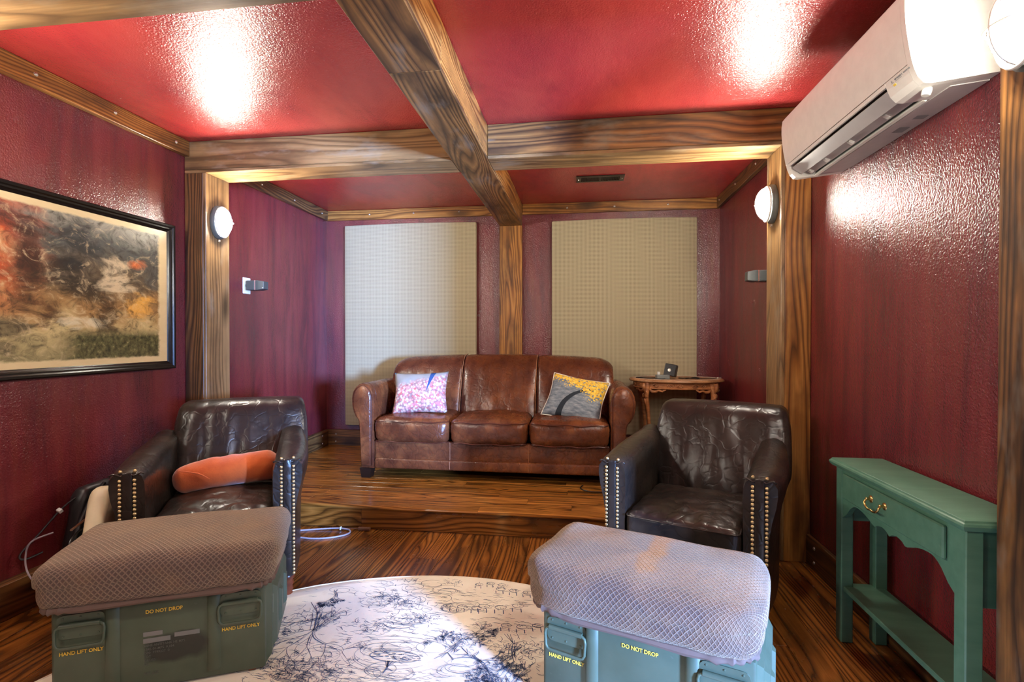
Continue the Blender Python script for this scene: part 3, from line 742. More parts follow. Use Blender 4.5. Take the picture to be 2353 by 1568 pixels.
# ---- acoustic panels
for x0, x1, z0, z1, lab in ((-2.262, -.966, .355, 2.285, 'tan cloth acoustic panel on the back wall left of the centre post'), (-.261, 1.018, .33, 2.268, 'tan cloth acoustic panel on the back wall behind the carved table')):
    t = thing('acoustic_panel', ((x0+x1)/2, 4.676, z0), 0, lab, 'acoustic panel', 'acoustic panels on the back wall')
    w, h = x1-x0, z1-z0
    def fn(p, w=w, h=h):
        q = p.copy(); 
        if q.y < 0: q.y -= .006*(1-(2*q.x/w)**4)*(1-(2*q.z/h)**4)
        if q.z > h/2-.03: q.z += .008*math.cos(q.x/w*PI)
        return q
    mesh_obj('cloth_face', puff(w, .046, h, .010, (14, 2, 18), 3, fn), M['panel'], t, True, loc=(0, -.031, h/2))
    box('backing_board', -w/2+.02, w/2-.02, -.0075, -.0005, .02, h-.02, M['black'], t)

# ---- framed picture
PY0, PY1, PZ0, PZ1 = 1.30, 2.772, 1.02, 1.886
t = thing('framed_picture', (XL+.001, (PY0+PY1)/2, PZ0), 0, 'wide puzzle picture in a glossy black frame on the left wall', 'picture')
cy, w, h = (PY0+PY1)/2, PY1-PY0, PZ1-PZ0
prof = [(.0, .0), (.0, .030), (.006, .036), (.016, .034), (.022, .028), (.030, .027), (.036, .020), (.042, .016), (.046, .012), (.046, .0)]   # inset, depth
bm = bmesh.new(); loops = []
for i in range(4):
    sy, sz = ((-1, 0), (1, 0), (1, 1), (-1, 1))[i]
    loops.append([(d, sy*(w/2-ins), (h-ins) if sz else ins) for ins, d in prof])
R4 = [[bm.verts.new(p) for p in lp] for lp in loops]; npf = len(prof)
for i in range(4):
    A, B = R4[i], R4[(i+1) % 4]
    for j in range(npf-1): bm.faces.new((A[j], A[j+1], B[j+1], B[j]))
mesh_obj('frame', bm, M['blackgloss'], t)
bm = bmesh.new(); uvl = bm.loops.layers.uv.new('UVMap'); a, b, c, d = -w/2+.044, w/2-.044, .044, h-.044
f = bm.faces.new([bm.verts.new(p) for p in ((.012, a, c), (.012, b, c), (.012, b, d), (.012, a, d))])
for lp, q in zip(f.loops, ((0, 0), (1, 0), (1, 1), (0, 1))): lp[uvl].uv = q
mesh_obj('print', bm, M['picture'], t)
box('backing', .0005, .010, a-.01, b+.01, c-.01, d+.01, M['black'], t)

# ---- small satellite speakers
def speaker(loc, rz, plate, label):
    t = thing('satellite_speaker', loc, rz, label, 'speaker', 'small wall speakers in the alcove')
    if plate: 
        bm = bmesh.new(); bm_box(bm, 0, .006, -.043, .043, -.06, .06, .003); mesh_obj('wall_plate', bm, M['white'], t)
    bm = bmesh.new(); bm_tube(bm, [(.004, 0, 0), (.03, 0, 0)], .016, 10); mesh_obj('bracket', bm, M['black'], t)
    bm = bmesh.new(); bm_box(bm, .024, .092, -.038, .038, -.036, .036, .006, 2); mesh_obj('cabinet', bm, M['spk'], t)
    bm = bmesh.new(); bm_box(bm, .0925, .0965, -.0385, .0385, -.0365, .0365, .001); mesh_obj('copper_ring', bm, M['copper'], t)
    bm = bmesh.new(); bm_loft(bm, [[(.097, -.038, -.036), (.097, .038, -.036), (.097, .038, .036), (.097, -.038, .036)], [(.118, -.038, -.036), (.118, .038, -.036), (.118, .038, .036), (.118, -.038, .036)], [(.160, -.030, -.028), (.160, .030, -.028), (.160, .030, .028), (.160, -.030, .028)]])
    bmesh.ops.bevel(bm, geom=bm.edges[:], offset=.003, segments=1, affect='EDGES'); mesh_obj('grille', bm, M['spk'], t)
    box('badge', .150, .1585, -.0335, -.0318, -.022, -.018, M['white'], t)
    return t
speaker((XL+.001, 3.47, 1.592), 0, True, 'small gray speaker on a white wall plate beside the left lamp post')
speaker((XR-.001, 3.43, 1.600), PI, True, 'small gray speaker on the right alcove wall beside the post')

# ---- ceiling register
t = thing('ceiling_vent', (.15, 3.965, 2.4395), 0, 'dark metal ceiling vent with two banks of slats above the sofa', 'vent')
M['bronze'] = plain('bronze_metal', srgb(62, 54, 44), 0.35, 0.5)
for x0, x1, y0, y1 in ((-.182, .182, -.072, -.045), (-.182, .182, .045, .072), (-.182, -.145, -.045, .045), (.145, .182, -.045, .045), (-.010, .010, -.045, .045)):
    box('frame_bar', x0, x1, y0, y1, -.009, -.0005, M['bronze'], t, .002)
box('duct', -.15, .15, -.05, .05, -.002, -.0005, M['black'], t)
sl = None
for k in range(22):
    x = -.137+k*.0118 if k < 11 else .020+(k-11)*.0118
    rot = (0, .7 if k < 11 else -.7, 0)
    if sl is None:
        bm = bmesh.new(); bm_box(bm, -.0055, .0055, -.044, .044, -.0008, .0008); sl = mesh_obj('slat', bm, M['bronze'], t, loc=(x, 0, -.0065), rot=rot)
    else: dup(sl, t, (x, 0, -.0065), rot)
for x in (-.166, .166):
    bm = bmesh.new(); bm_lathe(bm, [(.006, 0), (.005, .003), (.001, .004)], 8); mesh_obj('screw', bm, M['bolt'], t, loc=(x, 0, -.009), rot=(PI, 0, 0))
# ================================================================ sofa
SX, SY = -.6625, 3.60
sofa = thing('leather_sofa', (SX, SY, ZS), 0, 'brown leather three-seat sofa with rolled arms on the raised platform', 'sofa')
armp = [(.0, .075), (.0, .40), (.0, .58), (.004, .635), (.018, .675), (.045, .703), (.080, .714), (.115, .706), (.145, .682), (.165, .645), (.174, .60), (.172, .55), (.162, .505), (.145, .472), (.122, .452), (.112, .43), (.104, .33), (.096, .20), (.090, .075)]
XI = .8735
for sgn in (-1, 1):
    bm = bmesh.new(); loops = []
    for y, dz, ins in ((.0, 0, .012), (.006, 0, .004), (.016, 0, 0), (.2, 0, 0), (.4, .0, 0), (.6, -.006, 0), (.80, -.015, 0), (.825, -.016, .01)):
        loops.append([(sgn*(XI+ (a-.085)*(1-ins*8)+.085), y, (b-.4)*(1-ins*1.2)+.4+(dz if b > .4 else 0)) for a, b in armp])
    bm_loft(bm, loops); arm = mesh_obj('arm', bm, M['sofa'], sofa, True, angle=45)
    # raised front panel with piping
    cxp, czp = .085, .42
    inner = [(cxp+(a-cxp)*.80, (b-czp)*.93+czp) for a, b in armp]
    bm = bmesh.new()
    bm_loft(bm, [[(sgn*(XI+a), -.001, b) for a, b in inner], [(sgn*(XI+a), -.010, b) for a, b in inner], [(sgn*(XI+cxp+(a-cxp)*.85), -.016, (b-czp)*.96+czp) for a, b in inner]])
    mesh_obj('front_panel', bm, M['sofa'], arm, True, angle=60)
    bm = bmesh.new(); bm_tube(bm, [(sgn*(XI+a), -.006, b) for a, b in inner], .0048, 6, True); mesh_obj('piping', bm, M['sofadk'], arm, True)
    # seam line over the top of the arm
    bm = bmesh.new(); bm_tube(bm, [(sgn*(XI+a), .055, b+.001) for a, b in armp[2:13]], .0022, 5); mesh_obj('seam', bm, M['sofadk'], arm, True)
# seat cushions
cw = 2*XI/3
for k in range(3):
    xc = -XI+cw*(k+.5)
    def fn(p, k=k, xc=xc):
        q = p.copy(); u, v = 2*p.x/cw, (p.y+.27)/.54
        crown = max(0, 1-u*u)*math.sin(PI*max(0, min(1, v)))**.7
        if p.z > 0:
            q.z += .030*crown+.008*fbm(p, 9, k*5)+.005*fbm(p, 24, k*3+1)
            q.z -= .012*max(0, (.12-(p.y+.27))/.12)*0
        if p.y < -.2: q.y -= .030*(1-u*u)*(1-(p.z/.1)**2*.5)+.004*fbm(p, 18, k)
        q.x *= 1-.02*(p.z < 0)
        return q
    c = mesh_obj('seat_cushion', puff(cw-.006, .54, .182, .052, (16, 16, 4), 5, fn), M['sofa'], sofa, True, loc=(xc, .250, .365))
    for zz, yy in ((.072, -.272), (-.078, -.268)):
        pts = [(-cw/2+.012, -.20, zz-.006), (-cw/2+.018, -.245, zz)]+[(x, yy-.026*(1-(2*x/cw)**2), zz+.004*math.sin(x*30+k)) for x in [(-cw/2+.045)+(cw-.09)*i/10 for i in range(11)]]+[(cw/2-.018, -.245, zz), (cw/2-.012, -.20, zz-.006)]
        tube('piping', pts, .0042, M['sofadk'], c, 6, sub=2)
# rails
def rail(name, z0, z1, y, r):
    def fn(p):
        q = p.copy(); 
        if p.y < 0: q.y += .004*fbm(p, 8, 2)
        return q
    return mesh_obj(name, puff(2*XI-.004, .06, z1-z0, r, (24, 1, 3), 3, fn), M['sofa'], sofa, True, loc=(0, y, (z0+z1)/2))
rail('front_rail', .145, .285, .050, .010); rail('base_rail', .075, .152, .038, .014)
for x in (-cw/2, cw/2):
    bm = bmesh.new(); bm_tube(bm, [(x, .0195, .285), (x, .0185, .15), (x, .008, .14), (x, .007, .085)], .0016, 5); mesh_obj('seam_stitch', bm, M['stitch'], sofa)
# back: three upholstered panels with stitched seams
bw = 1.86/3
def backz(x): return -.035*(abs(x)/.93)**2.5
for k in range(3):
    xc = -.93+bw*(k+.5)
    def fn(p, k=k, xc=xc):
        X = p.x+xc; t_ = (p.z+.32)/.64                    # 0 bottom, 1 top
        q = p.copy()
        if abs(X) > .80 and p.z > .1:                      # rounded shoulders
            s_ = (abs(X)-.80)/.13; q.z -= .045*s_*s_*((p.z-.1)/.22)
        q.z += backz(X)*max(0, t_)
        fold = 0
        if p.y < 0:
            edge = min(1, (bw/2-abs(p.x))/.05)
            fold = .016*math.sin(PI*min(1, max(0, t_)))*edge
            fold += .010*mnoise.noise(Vector((X*16, 1.3, p.z*3.0+k)))*edge*(.4+.6*(1-t_))
            if k == 1: fold += .012*mnoise.noise(Vector((X*26, 7.7, p.z*2.2)))*edge*max(0, .8-t_)
        q.y = p.y-fold+.20*(t_-.0)**1.25
        q.y += .055*max(0, (t_-.80)/.20)**2                # roll over at the top
        return q
    c = mesh_obj('back_panel', puff(bw-.004, .20, .64, .018 if k == 1 else .030, (20, 4, 26), 4, fn), M['sofa'], sofa, True, loc=(xc, .47, .590))
    if k < 2:
        X = xc+bw/2
        for off in (-.006, .006):
            pts = []
            for i in range(15):
                t_ = i/14*.97+.02; z = -.32+.64*t_
                pts.append((bw/2+off, -.099+.20*t_**1.25+.055*max(0, (t_-.80)/.20)**2, z+backz(X)*t_))
            pts.append((bw/2+off, -.02+.255, .327+backz(X)))
            tube('seam_stitch', pts, .0022, M['stitch' if off < 0 else 'sofadk'], c, 5)
box('back_frame', -.90, .90, .58, .83, .08, .74, M['sofa'], sofa, .03, 3, True)
box('under_deck', -XI+.01, XI-.01, .06, .80, .10, .27, M['black'], sofa)
for x in (-.94, .94):
    for y in (.045, .76):
        bm = bmesh.new(); bm_loft(bm, [[(-.034, -.034, 0), (.034, -.034, 0), (.034, .034, 0), (-.034, .034, 0)], [(-.045, -.045, .076), (.045, -.045, .076), (.045, .045, .076), (-.045, .045, .076)]])
        mesh_obj('foot', bm, M['darkfoot'], sofa, loc=(x, y, .0))

# ================================================================ pillows
def pillow(name, w, h, th, mat, label, loc, rot, pipe=False, seed=0, sag=0.0):
    e = bpy.data.objects.new(name, None); e.location = loc; e.rotation_euler = rot; COL.objects.link(e); tag(e, label, 'pillow', 'throw pillows on the sofa')
    bm = bmesh.new(); uvl = bm.loops.layers.uv.new('UVMap'); N = 22; grids = []
    for side in (-1, 1):
        g = []
        for i in range(N+1):
            row = []
            for j in range(N+1):
                u, v = -1+2*i/N, -1+2*j/N
                pin = 1-.085*(1-abs(u)**1.5)*abs(v)**4; pin2 = 1-.085*(1-abs(v)**1.5)*abs(u)**4
                f_ = max(0, (1-abs(u)**2.6)*(1-abs(v)**2.6))**.55
                y = side*th/2*f_+(.010*mnoise.noise(Vector((u*2.2+seed, v*2.2, side)))*f_)
                y += sag*(v < 0)*v*v*.02
                row.append(((u*w/2*pin2, y, v*h/2*pin), (u*w/2, v*h/2)))
            g.append(row)
        grids.append(g)
    vc = {}
    def V(side, i, j):
        if i in (0, N) or j in (0, N): key = (i, j)
        else: key = (side, i, j)
        if key not in vc: vc[key] = bm.verts.new(grids[side][i][j][0])
        return vc[key]
    for side in (0, 1):
        for i in range(N):
            for j in range(N):
                idx = ((i, j), (i+1, j), (i+1, j+1), (i, j+1))
                f = bm.faces.new([V(side, a, b) for a, b in idx])
                for lp, (a, b) in zip(f.loops, idx): lp[uvl].uv = grids[side][a][b][1]
    mesh_obj('cover', bm, mat, e, True)
    G = grids[0]; per = [G[i][0][0] for i in range(N)]+[G[N][j][0] for j in range(N)]+[G[i][N][0] for i in range(N, 0, -1)]+[G[0][j][0] for j in range(N, 0, -1)]
    if pipe: tube('piping', per, .004, M['piping'], e, 6, True)
    return e
pillow('throw_pillow', .43, .335, .14, M['blossom'], 'pink blossom printed pillow with a blue trunk at the left end of the sofa', (-1.235, 3.80, .775), (-.38, -.03, .10), False, 1)
pillow('throw_pillow', .44, .37, .13, M['treeprint'], 'gray and yellow tree printed pillow leaning at the right end of the sofa', (-.035, 3.83, .745), (-.62, .16, -.20), True, 4)

# ================================================================ leather armchairs
def make_chair(loc, rz, label, seed):
    t = thing('leather_armchair', loc, rz, label, 'armchair', 'dark leather armchairs with brass nails')
    for s_ in (-1, 1):
        bm = bmesh.new(); loops = []
        for i in range(15):
            y = -.004+.70*i/14; q = i/14
            zt = .650+.055*q**1.6; xo = .372+.022*math.sin(PI*min(1, q*1.15)); xi = .238+.012*q
            sh = .010 if i == 0 else 0
            lp = [(xi, .105), (xi, .30), (xi-.002, zt-.09), (xi+.000, zt-.045), (xi+.010, zt-.016), (xi+.032, zt-.002), (xi+.065, zt+.003), (xo-.045, zt+.002), (xo-.018, zt-.008), (xo-.002, zt-.030), (xo, zt-.065), (xo-.006, zt-.11), (xo-.022, zt-.17), (xo-.034, zt-.24), (xo-.038, .30), (xo-.040, .105)]
            mx, mz = .305, .40
            loops.append([(s_*((a-mx)*(1-sh*8)+mx+.0015*fbm((a, y, b), 14, seed+i)), y, (b-mz)*(1-sh*1.5)+mz+(.0025*fbm((a, y, b), 30, seed) if b > .5 else 0)) for a, b in lp])
        bm_loft(bm, loops); arm = mesh_obj('arm', bm, M['chair'], t, True, angle=50)
        def fs(p): return p
        mesh_obj('front_strip', puff(.036, .010, .525, .0045, (2, 1, 12), 2), M['chair'], arm, True, loc=(s_*.303, -.006, .385))
        first = None
        for xx in (s_*.303-.0255, s_*.303+.0255):
            nn = 30
            for i in range(nn):
                p = (xx, -.0065, .122+.0176*i)
                if i >= nn-1: p = (xx, .004, .6515)
                if first is None:
                    bm = bmesh.new(); bm_lathe(bm, [(.0074, 0), (.0070, .002), (.0050, .0042), (.0012, .0052)], 8)
                    first = mesh_obj('nail', bm, M['nail'], arm, True, loc=p, rot=(PI/2, 0, 0))
                else: dup(first, arm, p)
        # pleated tuck at the top of the arm front
        bm = bmesh.new(); bm_tube(bm, [(s_*(.243+.12*i/10), -.007, .640+.006*math.sin(i*1.6)) for i in range(11)], .004, 6); mesh_obj('tuck', bm, M['chair'], arm, True)
    def fb(p):
        q = p.copy(); t_ = (p.z+.29)/.58
        wv = 1+.035*math.sin(PI*min(1, max(0, t_*1.05)))-.04*max(0, t_-.8)/.2
        if t_ < .42: wv *= .86+.14*max(0, t_/.42)**2
        q.x *= wv
        if p.y < 0:
            ex = min(1, max(0, (.33-abs(p.x))/.08))
            q.y -= .022*ex*math.sin(PI*min(1, max(0, t_)))+.016*ex*mnoise.noise(Vector((p.x*9+seed, 3.1, p.z*2.5)))+.011*ex*mnoise.noise(Vector((p.x*24, seed, p.z*4+p.x*6)))*(1.2-t_)
        q.y += .175*t_**1.1+.03*max(0, (t_-.86)/.14)**2
        q.z += -.006*(p.x/.32)**2*max(0, t_)
        return q
    mesh_obj('back', puff(.655, .15, .58, .040, (40, 4, 30), 5, fb), M['chair'], t, True, loc=(.055, .595, .562))
    def fc(p):
        q = p.copy(); u, v = p.x/.245, p.y/.27
        if p.z > 0: q.z += .030*max(0, 1-u*u)*max(0, 1-v*v)+.009*fbm(p, 11, seed)+.006*fbm(p, 30, seed+2)
        if p.y < -.2: q.y -= .012*(1-u*u)+.003*fbm(p, 20, seed)
        return q
    c = mesh_obj('seat_cushion', puff(.474, .56, .13, .030, (30, 34, 3), 4, fc), M['chair'], t, True, loc=(0, .262, .363))
    for zz in (.052, -.056):
        tube('piping', [(-.228, -.20, zz), (-.233, -.262, zz)]+[(x, -.284-.010*(1-(x/.235)**2), zz) for x in (-.215, -.15, -.08, 0, .08, .15, .215)]+[(.233, -.262, zz), (.228, -.20, zz)], .0036, M['chair'], c, 6, sub=3)
    mesh_obj('front_rail', puff(.478, .03, .195, .010, (12, 1, 4), 3), M['chair'], t, True, loc=(0, .018, .202))
    box('seat_deck', -.236, .236, .03, .66, .108, .297, M['chair'], t, .01)
    bm = bmesh.new(); bm_loft(bm, [[(-.30, .62, .105), (.30, .62, .105), (.30, .66, .105), (-.30, .66, .105)], [(-.33, .66, .40), (.33, .66, .40), (.33, .735, .40), (-.33, .735, .40)], [(-.32, .70, .66), (.33, .70, .66), (.33, .81, .66), (-.32, .81, .66)]])
    mesh_obj('back_cover', bm, M['chair'], t, True, angle=40)
    for x in (-.300, .300):
        bm = bmesh.new(); bm_lathe(bm, [(.017, 0), (.023, .008), (.020, .018), (.026, .030), (.021, .042), (.029, .056), (.024, .070), (.032, .084), (.032, .106)], 14)
        mesh_obj('foot', bm, M['redfoot'], t, True, loc=(x, .05, 0))
        bm = bmesh.new(); bm_loft(bm, [[(x-.018, .60, 0), (x+.018, .60, 0), (x+.018, .635, 0), (x-.018, .635, 0)], [(x-.024, .585, .107), (x+.024, .585, .107), (x+.024, .635, .107), (x-.024, .635, .107)]])
        mesh_obj('foot', bm, M['redfoot'], t)
    return t
A1 = math.radians(30); A2 = math.radians(-23)
ch1 = make_chair((-1.596, 2.002, 0), A1, 'dark brown leather armchair with an orange bolster by the left wall', 3)
ch2 = make_chair((.424, 2.219, 0), A2, 'dark brown leather armchair with an empty seat beside the green table', 8)

# orange bolster on the left chair
def fo(p):
    q = p.copy(); u = p.x/.255
    q.z += .010*fbm(p, 8, 4)+.006*fbm(p, 20, 2); q.y += .010*fbm(p, 7, 9)
    k = 1-.10*abs(u)**3; q.y *= k; q.z *= k
    q.z += .012*math.sin(p.x*9+1)
    return q
e = bpy.data.objects.new('bolster_cushion', None); COL.objects.link(e)
e.location = (-1.585-.5*.425, 2.008+.866*.425, .514); e.rotation_euler = (.22, -.055, A1)
tag(e, 'rolled orange suede bolster lying across the left armchair', 'cushion')
mesh_obj('cover', puff(.495, .135, .150, .064, (22, 2, 3), 6, fo), M['orange'], e, True)
for k, yy in enumerate((-.05, -.02, .02)): tube('crease', [(-.2+.03*k, yy-.01, .066-.02*k), (-.12+.02*k, yy-.03, .050-.03*k), (-.07, yy-.045, .02-.03*k)], [.001, .004, .001], M['orange'], e, 6, sub=3)
# ================================================================ ammunition boxes with cushions
def ammo_box(loc, rz, label, mat, patch):
    t = thing('ammunition_box', loc, rz, label, 'ammo box', 'steel ammunition boxes used as footstools')
    hx, hy, zb, zt = .315, .20, .004, .326; H = zt-zb; zc = (zb+zt)/2
    bm = bmesh.new(); bm_box(bm, -hx, hx, -hy, hy, -H/2, H/2, .010, 2)
    body = mesh_obj('body', bm, mat, t, True, loc=(0, 0, zc), angle=40)
    # pressed vertical ribs on the front and back
    for sy in (-1, 1):
        for x in (-.150, .150):
            bm = bmesh.new(); yv = sy*hy
            prof = [(-.021, 0), (-.013, .011), (.013, .011), (.021, 0)]
            lo = [(x+a, yv+sy*b, -H/2+.035) for a, b in prof]; hi = [(x+a, yv+sy*b, H/2-.030) for a, b in prof]
            lo2 = [(x+a, yv-sy*.001, -H/2+.020) for a, b in prof]; hi2 = [(x+a, yv-sy*.001, H/2-.016) for a, b in prof]
            bm_loft(bm, [lo2, lo, hi, hi2]); mesh_obj('rib', bm, mat, t, True, loc=(0, 0, zc), angle=50)
    # stepped end panels with ribs
    for sx in (-1, 1):
        bm = bmesh.new()
        def sq(d, a, b): return [(sx*(hx+d), -a, -b), (sx*(hx+d), a, -b), (sx*(hx+d), a, b), (sx*(hx+d), -a, b)]
        bm_loft(bm, [sq(-.001, .185, H/2-.012), sq(.016, .165, H/2-.030), sq(.016, .150, H/2-.044), sq(.030, .132, H/2-.062)])
        end = mesh_obj('end_panel', bm, mat, t, True, loc=(0, 0, zc), angle=30)
        for y in (-.066, .066):
            bm = bmesh.new(); bm_loft(bm, [[(sx*(hx+.029), y-.018, -.06), (sx*(hx+.029), y+.018, -.06), (sx*(hx+.029), y+.018, .07), (sx*(hx+.029), y-.018, .07)], [(sx*(hx+.040), y-.010, -.05), (sx*(hx+.040), y+.010, -.05), (sx*(hx+.040), y+.010, .06), (sx*(hx+.040), y-.010, .06)]])
            mesh_obj('rib', bm, mat, end)
        bm = bmesh.new(); bm_box(bm, -.0006, .0006, -.030, .030, -.035, .035); mesh_obj('sticker', bm, M['sticker'], end, loc=(sx*(hx+.0172), -.118, .045) if sx > 0 else (sx*(hx+.0306), 0, .02))
        bm = bmesh.new(); bm_box(bm, -.012, .012, -.196, .196, 0, .010, .002); mesh_obj('skid', bm, M['brownplug'], t, loc=(sx*.27, 0, 0))
    # carrying handles on the front: backing plate, hinge tube, wire loop
    for x in (-.235, .235):
        yv = -hy
        bm = bmesh.new(); w, zz0, zz1 = .066, .010, .088
        out = []
        for (cx_, cz_, a0) in ((w-.018, zz1-.018, 0), (-w+.018, zz1-.018, 90), (-w+.018, zz0+.018, 180), (w-.018, zz0+.018, 270)):
            for a in (0, 30, 60, 90): out.append((x+cx_+.018*math.cos(math.radians(a0+a)), cz_+.018*math.sin(math.radians(a0+a))))
        bm_prism(bm, out, 'y', yv-.0035, yv+.001); pl = mesh_obj('handle_plate', bm, mat, t, loc=(0, 0, .205))
        for rx in (-.048, 0, .048):
            for rz_ in (.078, .020):
                bm = bmesh.new(); bm_lathe(bm, [(.0035, 0), (.003, .0015), (.0008, .002)], 8); mesh_obj('rivet', bm, mat, pl, loc=(x+rx, yv-.0034, rz_), rot=(PI/2, 0, 0))
        bm = bmesh.new(); bm_tube(bm, [(x-.056, yv-.009, .056), (x+.056, yv-.009, .056)], .0085, 10); mesh_obj('hinge_tube', bm, mat, pl, True, angle=40)
        hp = [(x-.054, yv-.010, .056), (x-.066, yv-.013, .050), (x-.0685, yv-.014, .038), (x-.066, yv-.015, .000), (x-.060, yv-.0155, -.010), (x-.050, yv-.016, -.013), (x+.050, yv-.016, -.013), (x+.060, yv-.0155, -.010), (x+.066, yv-.015, .000), (x+.0685, yv-.014, .038), (x+.066, yv-.013, .050), (x+.054, yv-.010, .056)]
        tube('handle', hp, .0048, mat, pl, 8)
        text_mesh('lettering', 'HAND LIFT ONLY', .0165, M['yellow'], t, (x, yv-.0012, .166), (PI/2, 0, 0), .0004, .92)
    text_mesh('lettering', 'DO NOT DROP', .0170, M['yellow'], t, (0, -hy-.0012, .266), (PI/2, 0, 0), .0004, .92)
    if patch:
        for x0, x1, z0, z1 in ((-.062, -.005, .183, .198), (-.062, .018, .160, .176), (.030, .106, .168, .183)):
            box('tape_strip', x0, x1, -hy-.0014, -hy-.0002, z0, z1, M['tape'], t)
        for i, s_ in enumerate(('MINE ANTITANK HE M75', '1345-01-M75  K184', 'D00  7799337  0', 'LOT', 'GROSS', 'CU', 'WT. 2.32')):
            text_mesh('lettering', s_, .0115, M['stencil'], t, (-.060, -hy-.0010, .151-.0125*i-(.02 if i > 5 else 0)), (PI/2, 0, 0), .0001, .95, 'LEFT')
    return t
BA1, BA2 = math.radians(25.2), math.radians(-21)
def fwd(a, d): return Vector((-math.sin(a)*d, math.cos(a)*d, 0))
pb1 = Vector((-1.412, 1.545, .0082))+fwd(BA1, .20); pb2 = Vector((.176, 1.535, .0082))+fwd(BA2, .20)
ammo_box(pb1, BA1, 'olive steel ammunition box with a black sprayed patch before the left armchair', M['olive'], True)
ammo_box(pb2, BA2, 'steel ammunition box without a black patch before the right armchair', M['olive2'], False)
def cushion(loc, rz, label, seed, sx, sy, cr):
    def fn(p):
        q = p.copy(); u, v = 2*p.x/sx, 2*p.y/sy
        if p.z > 0: q.z += .018*max(0, 1-u*u)*max(0, 1-v*v)+.006*fbm(p, 6, seed)
        else:
            q.z += .012*fbm((p.x, p.y, 0), 7, seed)+.006*fbm((p.x, p.y, 0), 20, seed)
            k = .98; q.x *= k; q.y *= k
        cc = (abs(u)*abs(v))**5; q.x -= cr*cc*(1 if u > 0 else -1); q.y -= cr*.85*cc*(1 if v > 0 else -1)
        q += Vector((u*abs(u), v*abs(v), 0))*(.004*fbm(p, 9, seed+3))
        return q
    t = thing('seat_pad', loc, rz, label, 'cushion', 'lattice cushions on the ammunition boxes')
    mesh_obj('cover', puff(sx, sy, .150, .048, (34, 22, 6), 5, fn, True), M['lattice2' if cr > .03 else 'lattice'], t, True, loc=(0, 0, .076))
    pts = []
    for i in range(72):
        a = 2*PI*i/72; c, s_ = math.cos(a), math.sin(a); ex = .30 if cr > .03 else .18
        x = sx*.462*math.copysign(abs(c)**ex, c); y = sy*.452*math.copysign(abs(s_)**ex, s_)
        if cr > .03: kk = (abs(2*x/sx)*abs(2*y/sy))**5; x -= cr*kk*math.copysign(1, x); y -= cr*.85*kk*math.copysign(1, y)
        w_ = fbm((x, y, 0), 22, seed)
        pts.append((x*(1+.012*w_), y*(1+.016*w_), .004+.010*fbm((x, y, 0), 7, seed)+.006*fbm((x, y, 1), 30, seed)))
    tube('hem', pts, [.011+.004*math.sin(i*2.3) for i in range(72)], M['hem'], t, 7, True)
    return t
cushion(pb1+Vector((.02, -.035, .325)), BA1, 'taupe lattice cushion on the olive box before the left armchair', 2, .725, .46, .012)
cushion(pb2+Vector((-.035, -.025, .325)), BA2, 'lattice cushion lit by daylight on the box before the right armchair', 6, .73, .46, .050)

# ================================================================ green console table
gt = thing('console_table', (1.10, 1.845, 0), 0, 'green painted console table with one drawer against the right wall', 'console table')
g0 = Vector(gt.location); ga, gb, gx0, gx1, gz = 1.475, 2.205, 1.003, 1.197, .722
def G(name, x0, x1, y0, y1, z0, z1, bev=.002): return box(name, x0-g0.x, x1-g0.x, y0-g0.y, y1-g0.y, z0, z1, M['green'], gt, bev)
bm = bmesh.new(); cxm, cym = (gx0+gx1)/2-g0.x, (ga+gb)/2-g0.y; hx, hy = (gx1-gx0)/2, (gb-ga)/2
def ring(d, z): return [(cxm-hx+d, cym-hy+d, z), (cxm+hx, cym-hy+d, z), (cxm+hx, cym+hy-d, z), (cxm-hx+d, cym+hy-d, z)]
bm_loft(bm, [ring(.018, gz-.030), ring(.008, gz-.029), ring(.002, gz-.022), ring(.0, gz-.015), ring(.002, gz-.009), ring(.006, gz-.006), ring(.008, gz-.001), ring(.010, gz)])
mesh_obj('top', bm, M['green'], gt, True, angle=28)
lx0, lx1, lw = 1.022, 1.190, .044
for x in (lx0, lx1-lw):
    for y in (ga+.020, gb-.020-lw): G('leg', x, x+lw, y, y+lw, 0.0005, gz-.031, .003)
# front apron with scalloped lower edge, built around the drawer opening
ya, yb = ga+.064, gb-.064
SCP = [(0, .540), (.02, .553), (.045, .556), (.070, .550), (.086, .538), (.10, .545), (.127, .556), (.160, .566), (.200, .570), (.225, .564), (.250, .545), (.270, .520), (.30, .498)]
def scal(y):
    d = abs(y-(ya+yb)/2)
    for (d0, z0), (d1, z1) in zip(SCP, SCP[1:]):
        if d <= d1: return z0+(z1-z0)*(d-d0)/(d1-d0)
    return SCP[-1][1]
N = 44; ys = [ya+(yb-ya)*i/N for i in range(N+1)]
poly = [(y-g0.y, scal(y)) for y in ys]+[(yb-g0.y, gz-.031), (ya-g0.y, gz-.031)]
bm = bmesh.new(); bm_prism(bm, poly, 'x', lx0+.004-g0.x, lx0+.022-g0.x); mesh_obj('apron', bm, M['green'], gt)
for y in (ga+.030, gb-.048): G('side_apron', lx0+lw, lx1-lw, y, y+.018, .48, gz-.031)
G('back_apron', lx1-.022, lx1-.004, ya, yb, .56, gz-.031)
dr = G('drawer', lx0-.009, lx0+.004, ya+.030, yb-.020, .580, .676, .004)
hc = Vector(((lx0-.0095), 1.877, .628))-Vector(((lx0-.0025), (ya+yb)/2, .6225))
hnd = None
bm = bmesh.new()
for s_ in (-1, 1):
    tt = bmesh.new(); bm_lathe(tt, [(.013, 0), (.012, .002), (.006, .004), (.004, .012), (.006, .016), (.002, .019)], 12); merge(bm, tt, Matrix.Translation((0, s_*.040, .006)) @ Matrix.Rotation(-PI/2, 4, 'Y'))
